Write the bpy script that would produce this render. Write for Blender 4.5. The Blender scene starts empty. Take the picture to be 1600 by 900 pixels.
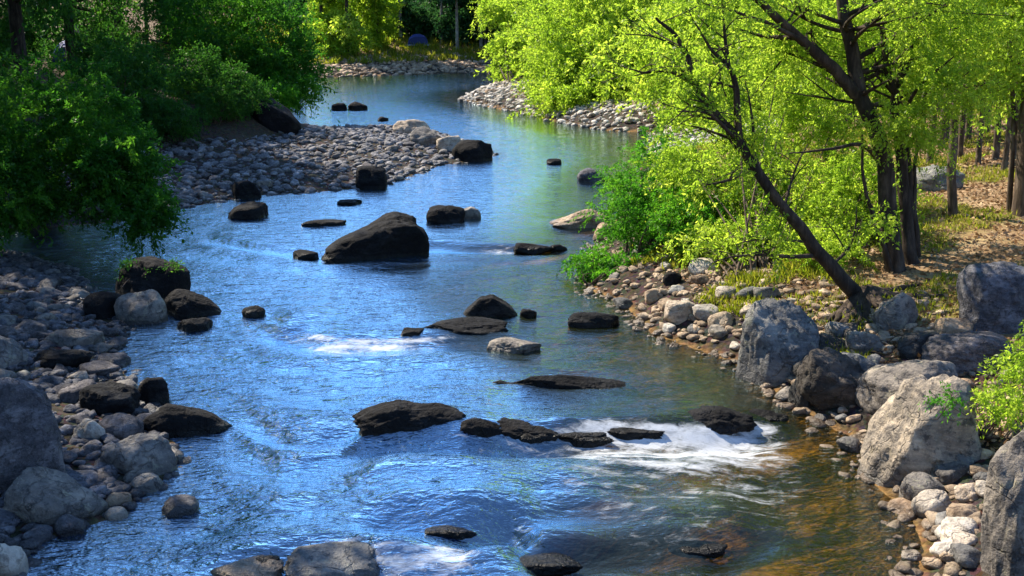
import bpy, math, random
import numpy as np
from mathutils import Vector, Matrix, Euler

# ------------------------------------------------------------------ camera, sky, sun, exposure
sc = bpy.context.scene
COL = sc.collection
CAM_H, F_PX, PITCH = 4.0, 1716.0, math.radians(13.8)
cd = bpy.data.cameras.new('camera'); cam = bpy.data.objects.new('camera', cd); COL.objects.link(cam)
cam.location = (0, 0, CAM_H); cam.rotation_euler = (math.pi/2 - PITCH, 0, 0)
cd.sensor_width = 36.0; cd.lens = 36.0*F_PX/1600.0; cd.clip_start = 0.05; cd.clip_end = 2000
sc.camera = cam

SUN_EL = math.radians(44)
SUN_DIR = Vector((-0.74, 0.67, 0)).normalized()*math.cos(SUN_EL) + Vector((0, 0, math.sin(SUN_EL)))   # towards the sun
w = bpy.data.worlds.new('World'); sc.world = w; w.use_nodes = True
nt = w.node_tree; nt.nodes.clear()
sky = nt.nodes.new('ShaderNodeTexSky'); sky.sky_type = 'NISHITA'; sky.sun_disc = False
sky.sun_elevation = SUN_EL; sky.sun_rotation = math.atan2(SUN_DIR.x, SUN_DIR.y)
sky.air_density = 1.0; sky.dust_density = 0.0; sky.ozone_density = 7.0; sky.altitude = 300
bg = nt.nodes.new('ShaderNodeBackground'); bg.inputs['Strength'].default_value = 0.15
wo = nt.nodes.new('ShaderNodeOutputWorld')
nt.links.new(sky.outputs[0], bg.inputs['Color']); nt.links.new(bg.outputs[0], wo.inputs['Surface'])
ld = bpy.data.lights.new('sun', 'SUN'); ld.energy = 5.0; ld.angle = math.radians(0.5); ld.color = (1.0, 0.90, 0.74)
sun = bpy.data.objects.new('sun', ld); COL.objects.link(sun)
sun.rotation_euler = SUN_DIR.to_track_quat('Z', 'Y').to_euler(); sun.location = (-40, 30, 40)
vs = sc.view_settings; vs.view_transform = 'Standard'; vs.look = 'None'; vs.exposure = 1.12; vs.gamma = 1.0; vs.use_curve_mapping = False
cy = sc.cycles
cy.max_bounces = 8; cy.diffuse_bounces = 3; cy.glossy_bounces = 3; cy.transmission_bounces = 4; cy.transparent_max_bounces = 8
cy.use_denoising = True; cy.caustics_reflective = False; cy.caustics_refractive = False; cy.sample_clamp_indirect = 6.0; cy.sample_clamp_direct = 12.0

# ------------------------------------------------------------------ helpers: noise, rays, meshes
_perm = np.random.default_rng(7).permutation(256); _perm = np.concatenate([_perm, _perm, _perm])
_g3 = np.random.default_rng(8).normal(size=(256, 3)); _g3 /= np.linalg.norm(_g3, axis=1)[:, None]
def perlin(p):
    p = np.asarray(p, float); i = np.floor(p).astype(int); f = p - i; i &= 255
    u = f*f*f*(f*(f*6-15)+10); out = 0
    for dx in (0, 1):
        for dy in (0, 1):
            for dz in (0, 1):
                h = _perm[_perm[_perm[i[:, 0]+dx]+(i[:, 1]+dy)]+(i[:, 2]+dz)]
                d = f - np.array([dx, dy, dz])
                wt = (u[:, 0] if dx else 1-u[:, 0])*(u[:, 1] if dy else 1-u[:, 1])*(u[:, 2] if dz else 1-u[:, 2])
                out = out + wt*(_g3[h]*d).sum(1)
    return out*1.6
def fbm(p, o=4, g=0.5):
    a, s, r = 1.0, 0, 0; p = np.asarray(p, float)
    for k in range(o):
        r = r + a*perlin(p*2.03**k + 17.3*k); s += a; a *= g
    return r/s
def sstep(a, b, x):
    t = np.clip((np.asarray(x, float)-a)/(b-a), 0, 1); return t*t*(3-2*t)

SP, CP = math.sin(PITCH), math.cos(PITCH)
def ray(px, py):
    dx, dy = (px-800)/F_PX, (450-py)/F_PX
    return np.array([dx, CP+dy*SP, -SP+dy*CP])
def on_plane(px, py, z=0.0):
    d = ray(px, py); t = (z-CAM_H)/d[2]; return np.array([0, 0, CAM_H])+d*t
def at_y(px, py, Y):
    d = ray(px, py); return np.array([0, 0, CAM_H])+d*(Y/d[1])

class MB:
    """collects vertices and faces and links them as one mesh object"""
    def __init__(s): s.v = []; s.f = []; s.n = 0; s.a = []
    def add(s, v, f, tint=None):
        v = np.asarray(v, float).reshape(-1, 3); f = np.asarray(f, int)
        s.v.append(v); s.f.append(f+s.n); s.n += len(v)
        s.a.append(np.full(len(v), 0.5) if tint is None else np.broadcast_to(np.asarray(tint, float), (len(v),)))
    def tube(s, path, rad, seg=7, cap=True):
        p = np.asarray(path, float); r = np.broadcast_to(np.asarray(rad, float), (len(p),))
        t = np.gradient(p, axis=0); t /= np.linalg.norm(t, axis=1)[:, None]+1e-9
        ref = np.array([0, 1.0, 0]) if abs(t[0][1]) < 0.8 else np.array([1.0, 0, 0])
        u = np.cross(t, ref); u /= np.linalg.norm(u, axis=1)[:, None]+1e-9
        v = np.cross(t, u); a = np.linspace(0, 2*np.pi, seg, endpoint=False)
        ring = p[:, None]+r[:, None, None]*(np.cos(a)[None, :, None]*u[:, None]+np.sin(a)[None, :, None]*v[:, None])
        n = len(p); i = np.arange(n-1)[:, None]*seg; j = np.arange(seg)[None]; k = (j+1) % seg
        q = np.stack([i+j, i+k, i+seg+k, i+seg+j], -1).reshape(-1, 4)
        s.add(ring.reshape(-1, 3), q, 0.5)
    def build(s, name, mat, parent=None, smooth=True, origin=None):
        me = bpy.data.meshes.new(name)
        v = np.concatenate(s.v)
        if origin is not None: v = v-np.asarray(origin)
        fs = s.f; nf = sum(len(f) for f in fs)
        loops = np.concatenate([f.ravel() for f in fs]); tot = np.concatenate([np.full(len(f), f.shape[1]) for f in fs])
        me.vertices.add(len(v)); me.vertices.foreach_set('co', v.astype(np.float32).ravel())
        me.loops.add(len(loops)); me.loops.foreach_set('vertex_index', loops.astype(np.int32))
        me.polygons.add(nf); st = np.concatenate([[0], np.cumsum(tot)[:-1]])
        me.polygons.foreach_set('loop_start', st.astype(np.int32)); me.polygons.foreach_set('loop_total', tot.astype(np.int32))
        me.polygons.foreach_set('use_smooth', np.full(nf, smooth))
        at = me.attributes.new('tint', 'FLOAT', 'POINT'); at.data.foreach_set('value', np.concatenate(s.a).astype(np.float32))
        me.update(calc_edges=True); me.validate()
        me.materials.append(mat)
        o = bpy.data.objects.new(name, me); COL.objects.link(o)
        if parent is not None: o.parent = parent
        elif origin is not None: o.location = origin
        return o
def attr(o, name, val):
    at = o.data.attributes.new(name, 'FLOAT', 'POINT'); at.data.foreach_set('value', np.asarray(val, np.float32))
def tag(o, label, cat, group=None):
    o['label'] = label; o['category'] = cat
    if group: o['group'] = group
    return o
def empty(name, loc, label, cat, group=None):
    o = bpy.data.objects.new(name, None); COL.objects.link(o); o.location = loc; o.empty_display_size = 0.2
    return tag(o, label, cat, group)
def kids(o): return [c for c in bpy.data.objects if c.parent == o]
def copy_tree(root, loc, rz, s, label=None, group=None, ch=None):
    r = root.copy(); COL.objects.link(r); r.location = loc; r.rotation_euler = (0, 0, rz); r.scale = (s, s, s)
    if label: r['label'] = label
    if group: r['group'] = group
    for c in ch:
        k = c.copy(); COL.objects.link(k); k.parent = r
    return r
def curve(pts, n=14, wob=0.0, seed=0):
    p = np.asarray(pts, float); q = np.vstack([2*p[0]-p[1], p, 2*p[-1]-p[-2]]); out = []
    for i in range(len(p)-1):
        a, b, c, d = q[i:i+4]
        for t in np.linspace(0, 1, n, endpoint=False):
            out.append(0.5*((2*b)+(-a+c)*t+(2*a-5*b+4*c-d)*t*t+(-a+3*b-3*c+d)*t**3))
    out.append(p[-1]); out = np.array(out)
    if wob:
        k = np.arange(len(out))*0.23
        o = np.stack([perlin(np.stack([k, k*0+seed*3.1+j*9.7, k*0+.5], 1)) for j in range(3)], 1)*wob
        out = out+o*np.minimum(1, np.arange(len(out))/6.0)[:, None]
    return out

# ------------------------------------------------------------------ materials
def new_mat(name):
    m = bpy.data.materials.new(name); m.use_nodes = True; t = m.node_tree; t.nodes.clear()
    out = t.nodes.new('ShaderNodeOutputMaterial'); return m, t, out
def nd(t, kind, **kw):
    n = t.nodes.new(kind)
    for k, v in kw.items():
        if k in n.inputs: n.inputs[k].default_value = v
        else: setattr(n, k, v)
    return n
def lk(t, a, b): t.links.new(a, b)
def noise(t, co, scale, detail=5, rough=0.6, dist=0.0, stretch=None):
    if stretch:
        mp = nd(t, 'ShaderNodeMapping'); mp.inputs['Scale'].default_value = stretch; lk(t, co, mp.inputs['Vector']); co = mp.outputs[0]
    n = nd(t, 'ShaderNodeTexNoise', Scale=scale, Detail=detail, Roughness=rough, Distortion=dist); lk(t, co, n.inputs['Vector']); return n.outputs['Fac']
def ramp(t, fac, stops):
    r = nd(t, 'ShaderNodeValToRGB'); e = r.color_ramp.elements
    while len(e) < len(stops): e.new(0.5)
    for k, (p, c) in enumerate(stops): e[k].position = p; e[k].color = (*c, 1) if len(c) == 3 else c
    lk(t, fac, r.inputs[0]); return r.outputs[0]
def mixc(t, f, a, b, mode='MIX'):
    n = nd(t, 'ShaderNodeMix', data_type='RGBA', blend_type=mode)
    for s, v in ((0, f), (6, a), (7, b)):
        if isinstance(v, (int, float)): n.inputs[s].default_value = v
        elif isinstance(v, tuple): n.inputs[s].default_value = (*v, 1)
        else: lk(t, v, n.inputs[s])
    return n.outputs[2]
def math_(t, op, a, b=0.0, clamp=False):
    n = nd(t, 'ShaderNodeMath', operation=op, use_clamp=clamp)
    for s, v in ((0, a), (1, b)):
        if isinstance(v, (int, float)): n.inputs[s].default_value = v
        else: lk(t, v, n.inputs[s])
    return n.outputs[0]
def mrange(t, v, a, b, c=0.0, d=1.0):
    n = nd(t, 'ShaderNodeMapRange'); n.interpolation_type = 'SMOOTHSTEP'; lk(t, v, n.inputs[0])
    for k, x in zip((1, 2, 3, 4), (a, b, c, d)): n.inputs[k].default_value = x
    return n.outputs[0]
def att(t, name):
    n = nd(t, 'ShaderNodeAttribute'); n.attribute_name = name; return n.outputs['Fac']
def bump(t, h, strength, dist, prev=None):
    b = nd(t, 'ShaderNodeBump', Strength=strength, Distance=dist); lk(t, h, b.inputs['Height'])
    if prev is not None: lk(t, prev, b.inputs['Normal'])
    return b.outputs[0]

def rock_mat(name, dark, mid, light, lichen=(0.30, 0.32, 0.22), lich=0.35, wet=0.12, freq=1.0, spec=0.4):
    m, t, out = new_mat(name)
    geo = nd(t, 'ShaderNodeNewGeometry'); tc = nd(t, 'ShaderNodeTexCoord'); inf = nd(t, 'ShaderNodeObjectInfo')
    P = geo.outputs['Position']
    n1 = noise(t, P, 2.2*freq, 8, 0.65, 0.3); n2 = noise(t, P, 11*freq, 6, 0.7); n3 = noise(t, P, 45*freq, 4, 0.6)
    n4 = noise(t, P, 3.1*freq, 7, 0.7, 0.6, (1, 1, 4))
    c = ramp(t, math_(t, 'ADD', math_(t, 'MULTIPLY', n1, 0.6), math_(t, 'MULTIPLY', n4, 0.4)), [(0.33, dark), (0.5, mid), (0.66, light)])
    c = mixc(t, mrange(t, n2, 0.50, 0.64, 0, 0.75), c, dark)
    c = mixc(t, mrange(t, n3, 0.55, 0.72, 0, 0.4), c, light)
    wv = nd(t, 'ShaderNodeVectorMath', operation='ADD'); wn = nd(t, 'ShaderNodeTexNoise', Scale=2.0*freq, Detail=4.0); lk(t, P, wn.inputs['Vector'])
    ws_ = nd(t, 'ShaderNodeVectorMath', operation='SCALE'); lk(t, wn.outputs['Color'], ws_.inputs[0]); ws_.inputs['Scale'].default_value = 0.9/freq; lk(t, P, wv.inputs[0]); lk(t, ws_.outputs[0], wv.inputs[1])
    vc = nd(t, 'ShaderNodeTexVoronoi', feature='DISTANCE_TO_EDGE', Scale=1.7*freq); lk(t, wv.outputs[0], vc.inputs['Vector'])
    crack = mrange(t, vc.outputs['Distance'], 0.0, 0.022, 1.0, 0.0); c = mixc(t, math_(t, 'MULTIPLY', crack, 0.35), c, dark)
    c = mixc(t, mrange(t, noise(t, P, 5*freq, 6, 0.75, 0.5), 0.56, 0.64, 0, lich), c, lichen)
    c = mixc(t, math_(t, 'MULTIPLY', inf.outputs['Random'], 0.6), c, mixc(t, 1.0, c, (1.25, 1.0, 0.78), 'MULTIPLY'))
    hs = nd(t, 'ShaderNodeHueSaturation'); lk(t, c, hs.inputs['Color'])
    lk(t, math_(t, 'ADD', math_(t, 'MULTIPLY', att(t, 'tint'), 0.7), 0.65), hs.inputs['Value']); c = hs.outputs[0]
    sp = nd(t, 'ShaderNodeSeparateXYZ'); lk(t, P, sp.inputs[0])
    wl = math_(t, 'ADD', sp.outputs['Z'], math_(t, 'MULTIPLY', math_(t, 'SUBTRACT', n2, 0.5), 0.12))
    wetf = mrange(t, wl, wet*0.35, wet, 1.0, 0.0)                      # damp band above the waterline
    c = mixc(t, math_(t, 'MULTIPLY', wetf, 0.72), c, mixc(t, 0.6, c, (0.010, 0.009, 0.007)))
    b = nd(t, 'ShaderNodeBsdfPrincipled'); lk(t, c, b.inputs['Base Color'])
    lk(t, mrange(t, wetf, 0, 1, 0.85, 0.28), b.inputs['Roughness']); b.inputs['Specular IOR Level'].default_value = spec
    nb = bump(t, n1, 0.7, 0.16); nb = bump(t, n2, 0.75, 0.05, nb); nb = bump(t, n3, 0.6, 0.012, nb); nb = bump(t, math_(t, 'SUBTRACT', 1.0, crack), 0.6, 0.03, nb); lk(t, nb, b.inputs['Normal'])
    lk(t, b.outputs[0], out.inputs[0]); return m
def leaf_mat(name, cols, trans=1.9, tf=0.5):
    m, t, out = new_mat(name)
    geo = nd(t, 'ShaderNodeNewGeometry'); inf = nd(t, 'ShaderNodeObjectInfo')
    big = noise(t, geo.outputs['Position'], 0.7, 3, 0.6)
    f = math_(t, 'ADD', math_(t, 'MULTIPLY', att(t, 'tint'), 0.65), math_(t, 'MULTIPLY', big, 0.35))
    c = ramp(t, f, [(0.15, cols[0]), (0.5, cols[1]), (0.85, cols[2])])
    d = nd(t, 'ShaderNodeBsdfDiffuse'); lk(t, c, d.inputs['Color'])
    tr = nd(t, 'ShaderNodeBsdfTranslucent'); lk(t, mixc(t, 1.0, c, (trans, trans, trans*0.75), 'MULTIPLY'), tr.inputs['Color'])
    g = nd(t, 'ShaderNodeBsdfGlossy', Roughness=0.42); g.inputs['Color'].default_value = (0.9, 0.9, 0.9, 1)
    m1 = nd(t, 'ShaderNodeMixShader'); m1.inputs[0].default_value = tf; lk(t, d.outputs[0], m1.inputs[1]); lk(t, tr.outputs[0], m1.inputs[2])
    m2 = nd(t, 'ShaderNodeMixShader'); m2.inputs[0].default_value = 0.012; lk(t, m1.outputs[0], m2.inputs[1]); lk(t, g.outputs[0], m2.inputs[2])
    lk(t, m2.outputs[0], out.inputs[0]); return m
def bark_mat(name, a, b_, c_):
    m, t, out = new_mat(name)
    tc = nd(t, 'ShaderNodeTexCoord')
    n1 = noise(t, tc.outputs['Object'], 9, 7, 0.7, 0.4, (1, 1, 0.22)); n2 = noise(t, tc.outputs['Object'], 2, 4, 0.6)
    c = ramp(t, math_(t, 'ADD', math_(t, 'MULTIPLY', n1, 0.7), math_(t, 'MULTIPLY', n2, 0.3)), [(0.36, a), (0.5, b_), (0.64, c_)])
    b = nd(t, 'ShaderNodeBsdfPrincipled', Roughness=0.9); lk(t, c, b.inputs['Base Color']); b.inputs['Specular IOR Level'].default_value = 0.2
    lk(t, bump(t, n1, 0.9, 0.03), b.inputs['Normal']); lk(t, b.outputs[0], out.inputs[0]); return m
def plain_mat(name, col, rough=0.7):
    m, t, out = new_mat(name)
    tc = nd(t, 'ShaderNodeTexCoord'); n = noise(t, tc.outputs['Object'], 6, 4)
    c = mixc(t, n, tuple(x*0.75 for x in col), tuple(min(1, x*1.2) for x in col))
    b = nd(t, 'ShaderNodeBsdfPrincipled', Roughness=rough); lk(t, c, b.inputs['Base Color']); lk(t, b.outputs[0], out.inputs[0]); return m

M_DARK = rock_mat('dark_wet_rock', (0.003, 0.003, 0.004), (0.007, 0.007, 0.008), (0.030, 0.031, 0.034), (0.03, 0.03, 0.022), 0.2, wet=0.10, spec=0.18)
M_ROUGH = rock_mat('dark_dry_rock', (0.015, 0.014, 0.013), (0.05, 0.046, 0.042), (0.17, 0.155, 0.14), (0.10, 0.10, 0.06), 0.2)
M_GREY = rock_mat('grey_rock', (0.035, 0.036, 0.040), (0.16, 0.158, 0.155), (0.38, 0.365, 0.33), (0.34, 0.35, 0.26), 0.5)
M_PALE = rock_mat('pale_rock', (0.16, 0.14, 0.12), (0.46, 0.42, 0.36), (0.68, 0.64, 0.57), (0.30, 0.29, 0.2), 0.25)
M_CREAM = rock_mat('cream_rock', (0.04, 0.041, 0.045), (0.25, 0.24, 0.215), (0.62, 0.57, 0.47), (0.20, 0.20, 0.13), 0.3)
M_BAR = rock_mat('bar_pebble', (0.05, 0.05, 0.054), (0.17, 0.17, 0.182), (0.42, 0.42, 0.44), (0.3, 0.3, 0.28), 0.2, freq=2.0)
M_TAN = rock_mat('tan_rock', (0.14, 0.10, 0.07), (0.34, 0.26, 0.18), (0.52, 0.43, 0.32), (0.22, 0.2, 0.1), 0.3)
M_COOL = rock_mat('blue_grey_stone', (0.025, 0.025, 0.03), (0.10, 0.10, 0.115), (0.30, 0.30, 0.33), (0.26, 0.27, 0.22), 0.2, freq=2.0)
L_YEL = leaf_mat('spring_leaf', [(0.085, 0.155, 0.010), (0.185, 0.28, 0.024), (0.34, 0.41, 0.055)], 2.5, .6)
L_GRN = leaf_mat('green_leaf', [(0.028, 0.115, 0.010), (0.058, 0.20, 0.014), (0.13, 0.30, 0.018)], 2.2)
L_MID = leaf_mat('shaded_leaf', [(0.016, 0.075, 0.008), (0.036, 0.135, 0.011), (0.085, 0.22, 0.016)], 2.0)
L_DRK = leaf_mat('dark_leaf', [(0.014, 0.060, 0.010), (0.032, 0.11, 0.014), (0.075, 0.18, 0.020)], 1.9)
L_PIN = leaf_mat('needle', [(0.012, 0.05, 0.020), (0.026, 0.09, 0.028), (0.06, 0.14, 0.035)], 1.6, 0.45)
L_GRASS = leaf_mat('grass_blade', [(0.10, 0.14, 0.008), (0.19, 0.22, 0.015), (0.33, 0.30, 0.05)], 1.7)
L_DRY = leaf_mat('dry_leaf', [(0.14, 0.07, 0.035), (0.32, 0.19, 0.10), (0.52, 0.37, 0.23)], 1.0, 0.15)
B_DARK = bark_mat('dark_bark', (0.014, 0.010, 0.007), (0.045, 0.032, 0.023), (0.12, 0.088, 0.064))
B_BRN = bark_mat('brown_bark', (0.03, 0.022, 0.016), (0.10, 0.07, 0.05), (0.22, 0.17, 0.13))
B_PALE = bark_mat('pale_bark', (0.10, 0.08, 0.06), (0.30, 0.25, 0.19), (0.5, 0.44, 0.36))

# ------------------------------------------------------------------ river outline and ground height
SH = []   # shoreline as (x, y, bank letter) traced at water level
def shore(px, py, c): p = on_plane(px, py); SH.append((p[0], p[1], c))
SH += [(-4.2, -30, 'L'), (-4.0, 2, 'L'), (-3.6, 6.5, 'L')]
for q in [(20, 905), (60, 850), (175, 812), (262, 750), (285, 705), (255, 655), (215, 600), (180, 560), (205, 512), (150, 470), (110, 420), (20, 395)]: shore(*q, 'L')
SH += [(-10.5, 20.5, 'L')]
for q in [(200, 345), (285, 325), (400, 306), (500, 300), (600, 290), (690, 258), (755, 250), (772, 243), (740, 228), (690, 210), (640, 201), (560, 203), (485, 207), (452, 192)]: shore(*q, 'P')
SH += [(-11.5, 55, 'P'), (-15, 68, 'P')]
for q in [(480, 122), (560, 119), (640, 117), (700, 115), (765, 113)]: shore(*q, 'F')
SH += [(10, 88, 'F'), (22, 92, 'F'), (40, 88, 'F'), (40, 84, 'R'), (22, 80, 'R'), (10, 74, 'R'), (1, 66, 'R')]
for q in [(738, 147), (722, 156), (760, 166), (812, 176), (870, 190), (945, 203), (1025, 208), (1015, 240), (990, 290), (965, 345), (930, 400), (930, 455), (975, 470), (1025, 522), (1150, 565), (1235, 625), (1345, 690), (1362, 745), (1420, 795), (1450, 845), (1440, 905)]: shore(*q, 'R')
SH += [(3.2, 6.0, 'R'), (3.6, 2, 'R'), (4.2, -30, 'R')]
SHP = np.array([(a, b) for a, b, _ in SH]); SHC = [c for _, _, c in SH]
PROF = {  # bank profile: distance from the water -> height
    'L': ([-6, -2, -0.6, 0, 1, 2.5, 5, 9, 14, 30, 80, 300], [-1.2, -0.9, -0.4, 0, 0.16, 0.42, 1.0, 2.2, 3.0, 4.6, 10, 30]),
    'P': ([-6, -2, -0.6, 0, 1, 3, 5, 7, 9, 14, 40, 300], [-1.2, -0.9, -0.35, 0, 0.18, 0.36, 0.62, 1.5, 2.2, 2.6, 5, 30]),
    'F': ([-20, -6, -2, 0, 2, 6, 12, 20, 60, 200, 400], [-1.2, -0.6, -0.25, 0, 0.45, 1.0, 1.9, 3.0, 8, 30, 55]),
    'R': ([-7, -3.8, -1.8, 0, 0.5, 1.5, 3, 6, 12, 30, 80, 300], [-1.2, -0.60, -0.20, 0, 0.30, 0.62, 0.9, 1.25, 1.9, 3.6, 9, 32])}
def shore_dist(x, y):
    P = np.stack([np.ravel(x), np.ravel(y)], 1); n = len(SHP)
    dc = {c: np.full(len(P), 1e9) for c in 'LPFR'}; ins = np.zeros(len(P), bool)
    for i in range(n):
        a, b = SHP[i], SHP[(i+1) % n]; e = b-a; t = np.clip(((P-a)@e)/(e@e+1e-12), 0, 1)
        d = np.linalg.norm(P-a-t[:, None]*e, axis=1)
        if i < n-1: dc[SHC[i]] = np.minimum(dc[SHC[i]], d)
        cr = ((a[1] > P[:, 1]) != (b[1] > P[:, 1])); xi = a[0]+(P[:, 1]-a[1])/(b[1]-a[1]+1e-12)*e[0]
        ins ^= cr & (P[:, 0] < xi)
    return dc, ins
def ground_info(x, y):
    x = np.atleast_1d(np.asarray(x, float)); y = np.atleast_1d(np.asarray(y, float))
    dc, ins = shore_dist(x, y); dm = np.min([dc[c] for c in 'LPFR'], 0)
    sd = np.where(ins, -dm, dm); num = den = 0; ws = {}
    for c in 'LPFR':
        wgt = 1/(dc[c]+0.15)**4; h = np.interp(sd, *PROF[c]); num = num+wgt*h; den = den+wgt; ws[c] = wgt
    p = np.stack([x, y, x*0], 1)
    h = num/den
    amp = np.clip(np.abs(sd)*0.25, 0, 1)
    h = h+0.10*amp*fbm(p*0.55, 3)+0.05*np.clip(sd, 0, 1)*fbm(p*2.1+4, 3)+np.clip((sd-10)/30, 0, 1)*1.0*fbm(p*0.06, 2)
    return h, sd, {c: ws[c]/den for c in ws}
def gz(x, y): return float(ground_info(x, y)[0][0])
def on_ground(px, py):
    d = ray(px, py); ts = np.concatenate([np.arange(5, 30, 0.08), np.arange(30, 160, 0.4)])
    P = np.array([0, 0, CAM_H])[None]+d[None]*ts[:, None]
    g = np.maximum(ground_info(P[:, 0], P[:, 1])[0], 0); k = np.where(P[:, 2] <= g)[0]
    k = k[0] if len(k) else len(ts)-1
    p = P[k].copy(); p[2] = g[k]; return p

# ------------------------------------------------------------------ ground sheet
def axis(parts):
    return np.unique(np.concatenate([np.arange(a, b, s) for a, b, s in parts]))
gx = axis([(-600, -120, 30), (-120, -40, 4), (-40, -16, 0.8), (-16, 14, 0.14), (14, 40, 0.7), (40, 120, 4), (120, 601, 30)])
gy = axis([(-300, -30, 30), (-30, 5, 1.5), (5, 26, 0.12), (26, 50, 0.25), (50, 110, 0.7), (110, 160, 3), (160, 701, 30)])
X, Y = np.meshgrid(gx, gy); gh, gsd, gw = ground_info(X.ravel(), Y.ravel())
mb = MB(); nx, ny = len(gx), len(gy)
I = (np.arange(ny-1)[:, None]*nx+np.arange(nx-1)[None]).ravel(); gq = np.stack([I, I+1, I+nx+1, I+nx], 1)
mb.add(np.stack([X.ravel(), Y.ravel(), gh], 1), gq)
p3 = np.stack([X.ravel(), Y.ravel(), X.ravel()*0], 1)
nz = fbm(p3*0.45+9, 4)
grassy = np.clip(gw['R']*sstep(0.8, 2.2, gsd)*sstep(-0.02, 0.25, nz+0.12), 0, 1)*sstep(9, 14, Y.ravel())
m, t, out = new_mat('ground_soil')
geo = nd(t, 'ShaderNodeNewGeometry'); P = geo.outputs['Position']
n1 = noise(t, P, 1.6, 7, 0.65, 0.3); n2 = noise(t, P, 14, 6, 0.7); vo = nd(t, 'ShaderNodeTexVoronoi', Scale=16.0); lk(t, P, vo.inputs['Vector'])
litter = ramp(t, math_(t, 'ADD', math_(t, 'MULTIPLY', n1, 0.5), math_(t, 'MULTIPLY', n2, 0.5)), [(0.36, (0.10, 0.06, 0.03)), (0.5, (0.28, 0.18, 0.095)), (0.63, (0.48, 0.35, 0.21))])
soil = ramp(t, n2, [(0.35, (0.045, 0.035, 0.028)), (0.65, (0.14, 0.11, 0.085))])
peb = mixc(t, 0.8, soil, mixc(t, 0.5, vo.outputs['Color'], (0.22, 0.20, 0.18)), 'MULTIPLY')
c = mixc(t, att(t, 'bank'), peb, litter)
gr = ramp(t, noise(t, P, 7, 5, 0.7), [(0.35, (0.08, 0.09, 0.01)), (0.65, (0.24, 0.23, 0.03))])
c = mixc(t, math_(t, 'MULTIPLY', att(t, 'grassy'), mrange(t, n2, 0.38, 0.58)), c, gr)
bed = ramp(t, n2, [(0.35, (0.12, 0.060, 0.018)), (0.65, (0.48, 0.27, 0.085))])
c = mixc(t, att(t, 'bed'), c, bed)
b = nd(t, 'ShaderNodeBsdfPrincipled', Roughness=0.95); b.inputs['Specular IOR Level'].default_value = 0.15
lk(t, c, b.inputs['Base Color'])
nb = bump(t, n1, 0.4, 0.15); nb = bump(t, n2, 0.8, 0.05, nb); lk(t, nb, b.inputs['Normal']); lk(t, b.outputs[0], out.inputs[0])
ground = mb.build('ground', m); ground['kind'] = 'structure'
attr(ground, 'bank', np.clip(gw['R']*sstep(0.9, 2.5, gsd)+(gw['L']+gw['P'])*0.18*sstep(6, 9, gsd)+gw['F']*0.7*sstep(3, 9, gsd), 0, 1))
attr(ground, 'grassy', grassy); attr(ground, 'bed', sstep(0.08, -0.12, gsd))

# ------------------------------------------------------------------ rocks
def ico(sub):
    import bmesh
    bm = bmesh.new(); bmesh.ops.create_icosphere(bm, subdivisions=sub, radius=1.0)
    v = np.array([x.co for x in bm.verts]); f = np.array([[x.index for x in q.verts] for q in bm.faces]); bm.free(); return v, f
ICO = {k: ico(k) for k in (1, 2, 3, 4, 5)}
def rock_shape(seed, sub=4, facets=11, rough=0.10, round_=0.3, prof=None, flat=1.0):
    """a boulder inside the box [-1,1]^3 : sphere cut by random planes, softened and roughened"""
    r = np.random.default_rng(seed); v, f = ICO[sub]; v = v.copy()
    n = r.normal(size=(facets, 3)); ax = np.linalg.qr(r.normal(size=(3, 3))*np.array([[.35, .35, 1], [.35, 1, .35], [1, .35, .35]]))[0]
    n[:6] = np.concatenate([ax, -ax])+r.normal(0, .22, (6, 3)); n /= np.linalg.norm(n, axis=1)[:, None]; d = r.uniform(0.58, 0.88, facets)
    dots = v@n.T; lim = np.where(dots > 0.05, d[None]/np.maximum(dots, 0.05), 9.0)
    k = 34.0; hard = -np.log(np.exp(-k*lim).sum(1)+np.exp(-k*1.0))/k
    rad = hard*(1-round_*0.4)+round_*0.4
    rad = rad+rough*fbm(v*1.3+seed*1.7, 4, 0.55)-rough*0.55*np.abs(fbm(v*2.6+seed*0.7, 4, .6))+rough*0.34*fbm(v*8.0+seed*.3, 4, .65)
    v = v*rad[:, None]
    lo, hi = v.min(0), v.max(0); v = (v-(lo+hi)/2)/((hi-lo)/2)
    if flat != 1.0: v[:, 2] = np.where(v[:, 2] > 0, np.abs(v[:, 2])**flat, v[:, 2])
    if prof is not None:
        u, h = zip(*prof); k = np.interp(v[:, 0], u, h); v[:, 2] = np.where(v[:, 2] > -0.3, -0.3+(v[:, 2]+0.3)*k, v[:, 2])
        v[:, 2] = np.where(v[:, 2] > -0.3, -0.3+(v[:, 2]+0.3)*(1.3/max(1e-6, (v[:, 2]+0.3).max())), v[:, 2])
    return v, f
ROCKS = []   # world x, y, half width of everything that stands in the water
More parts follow.
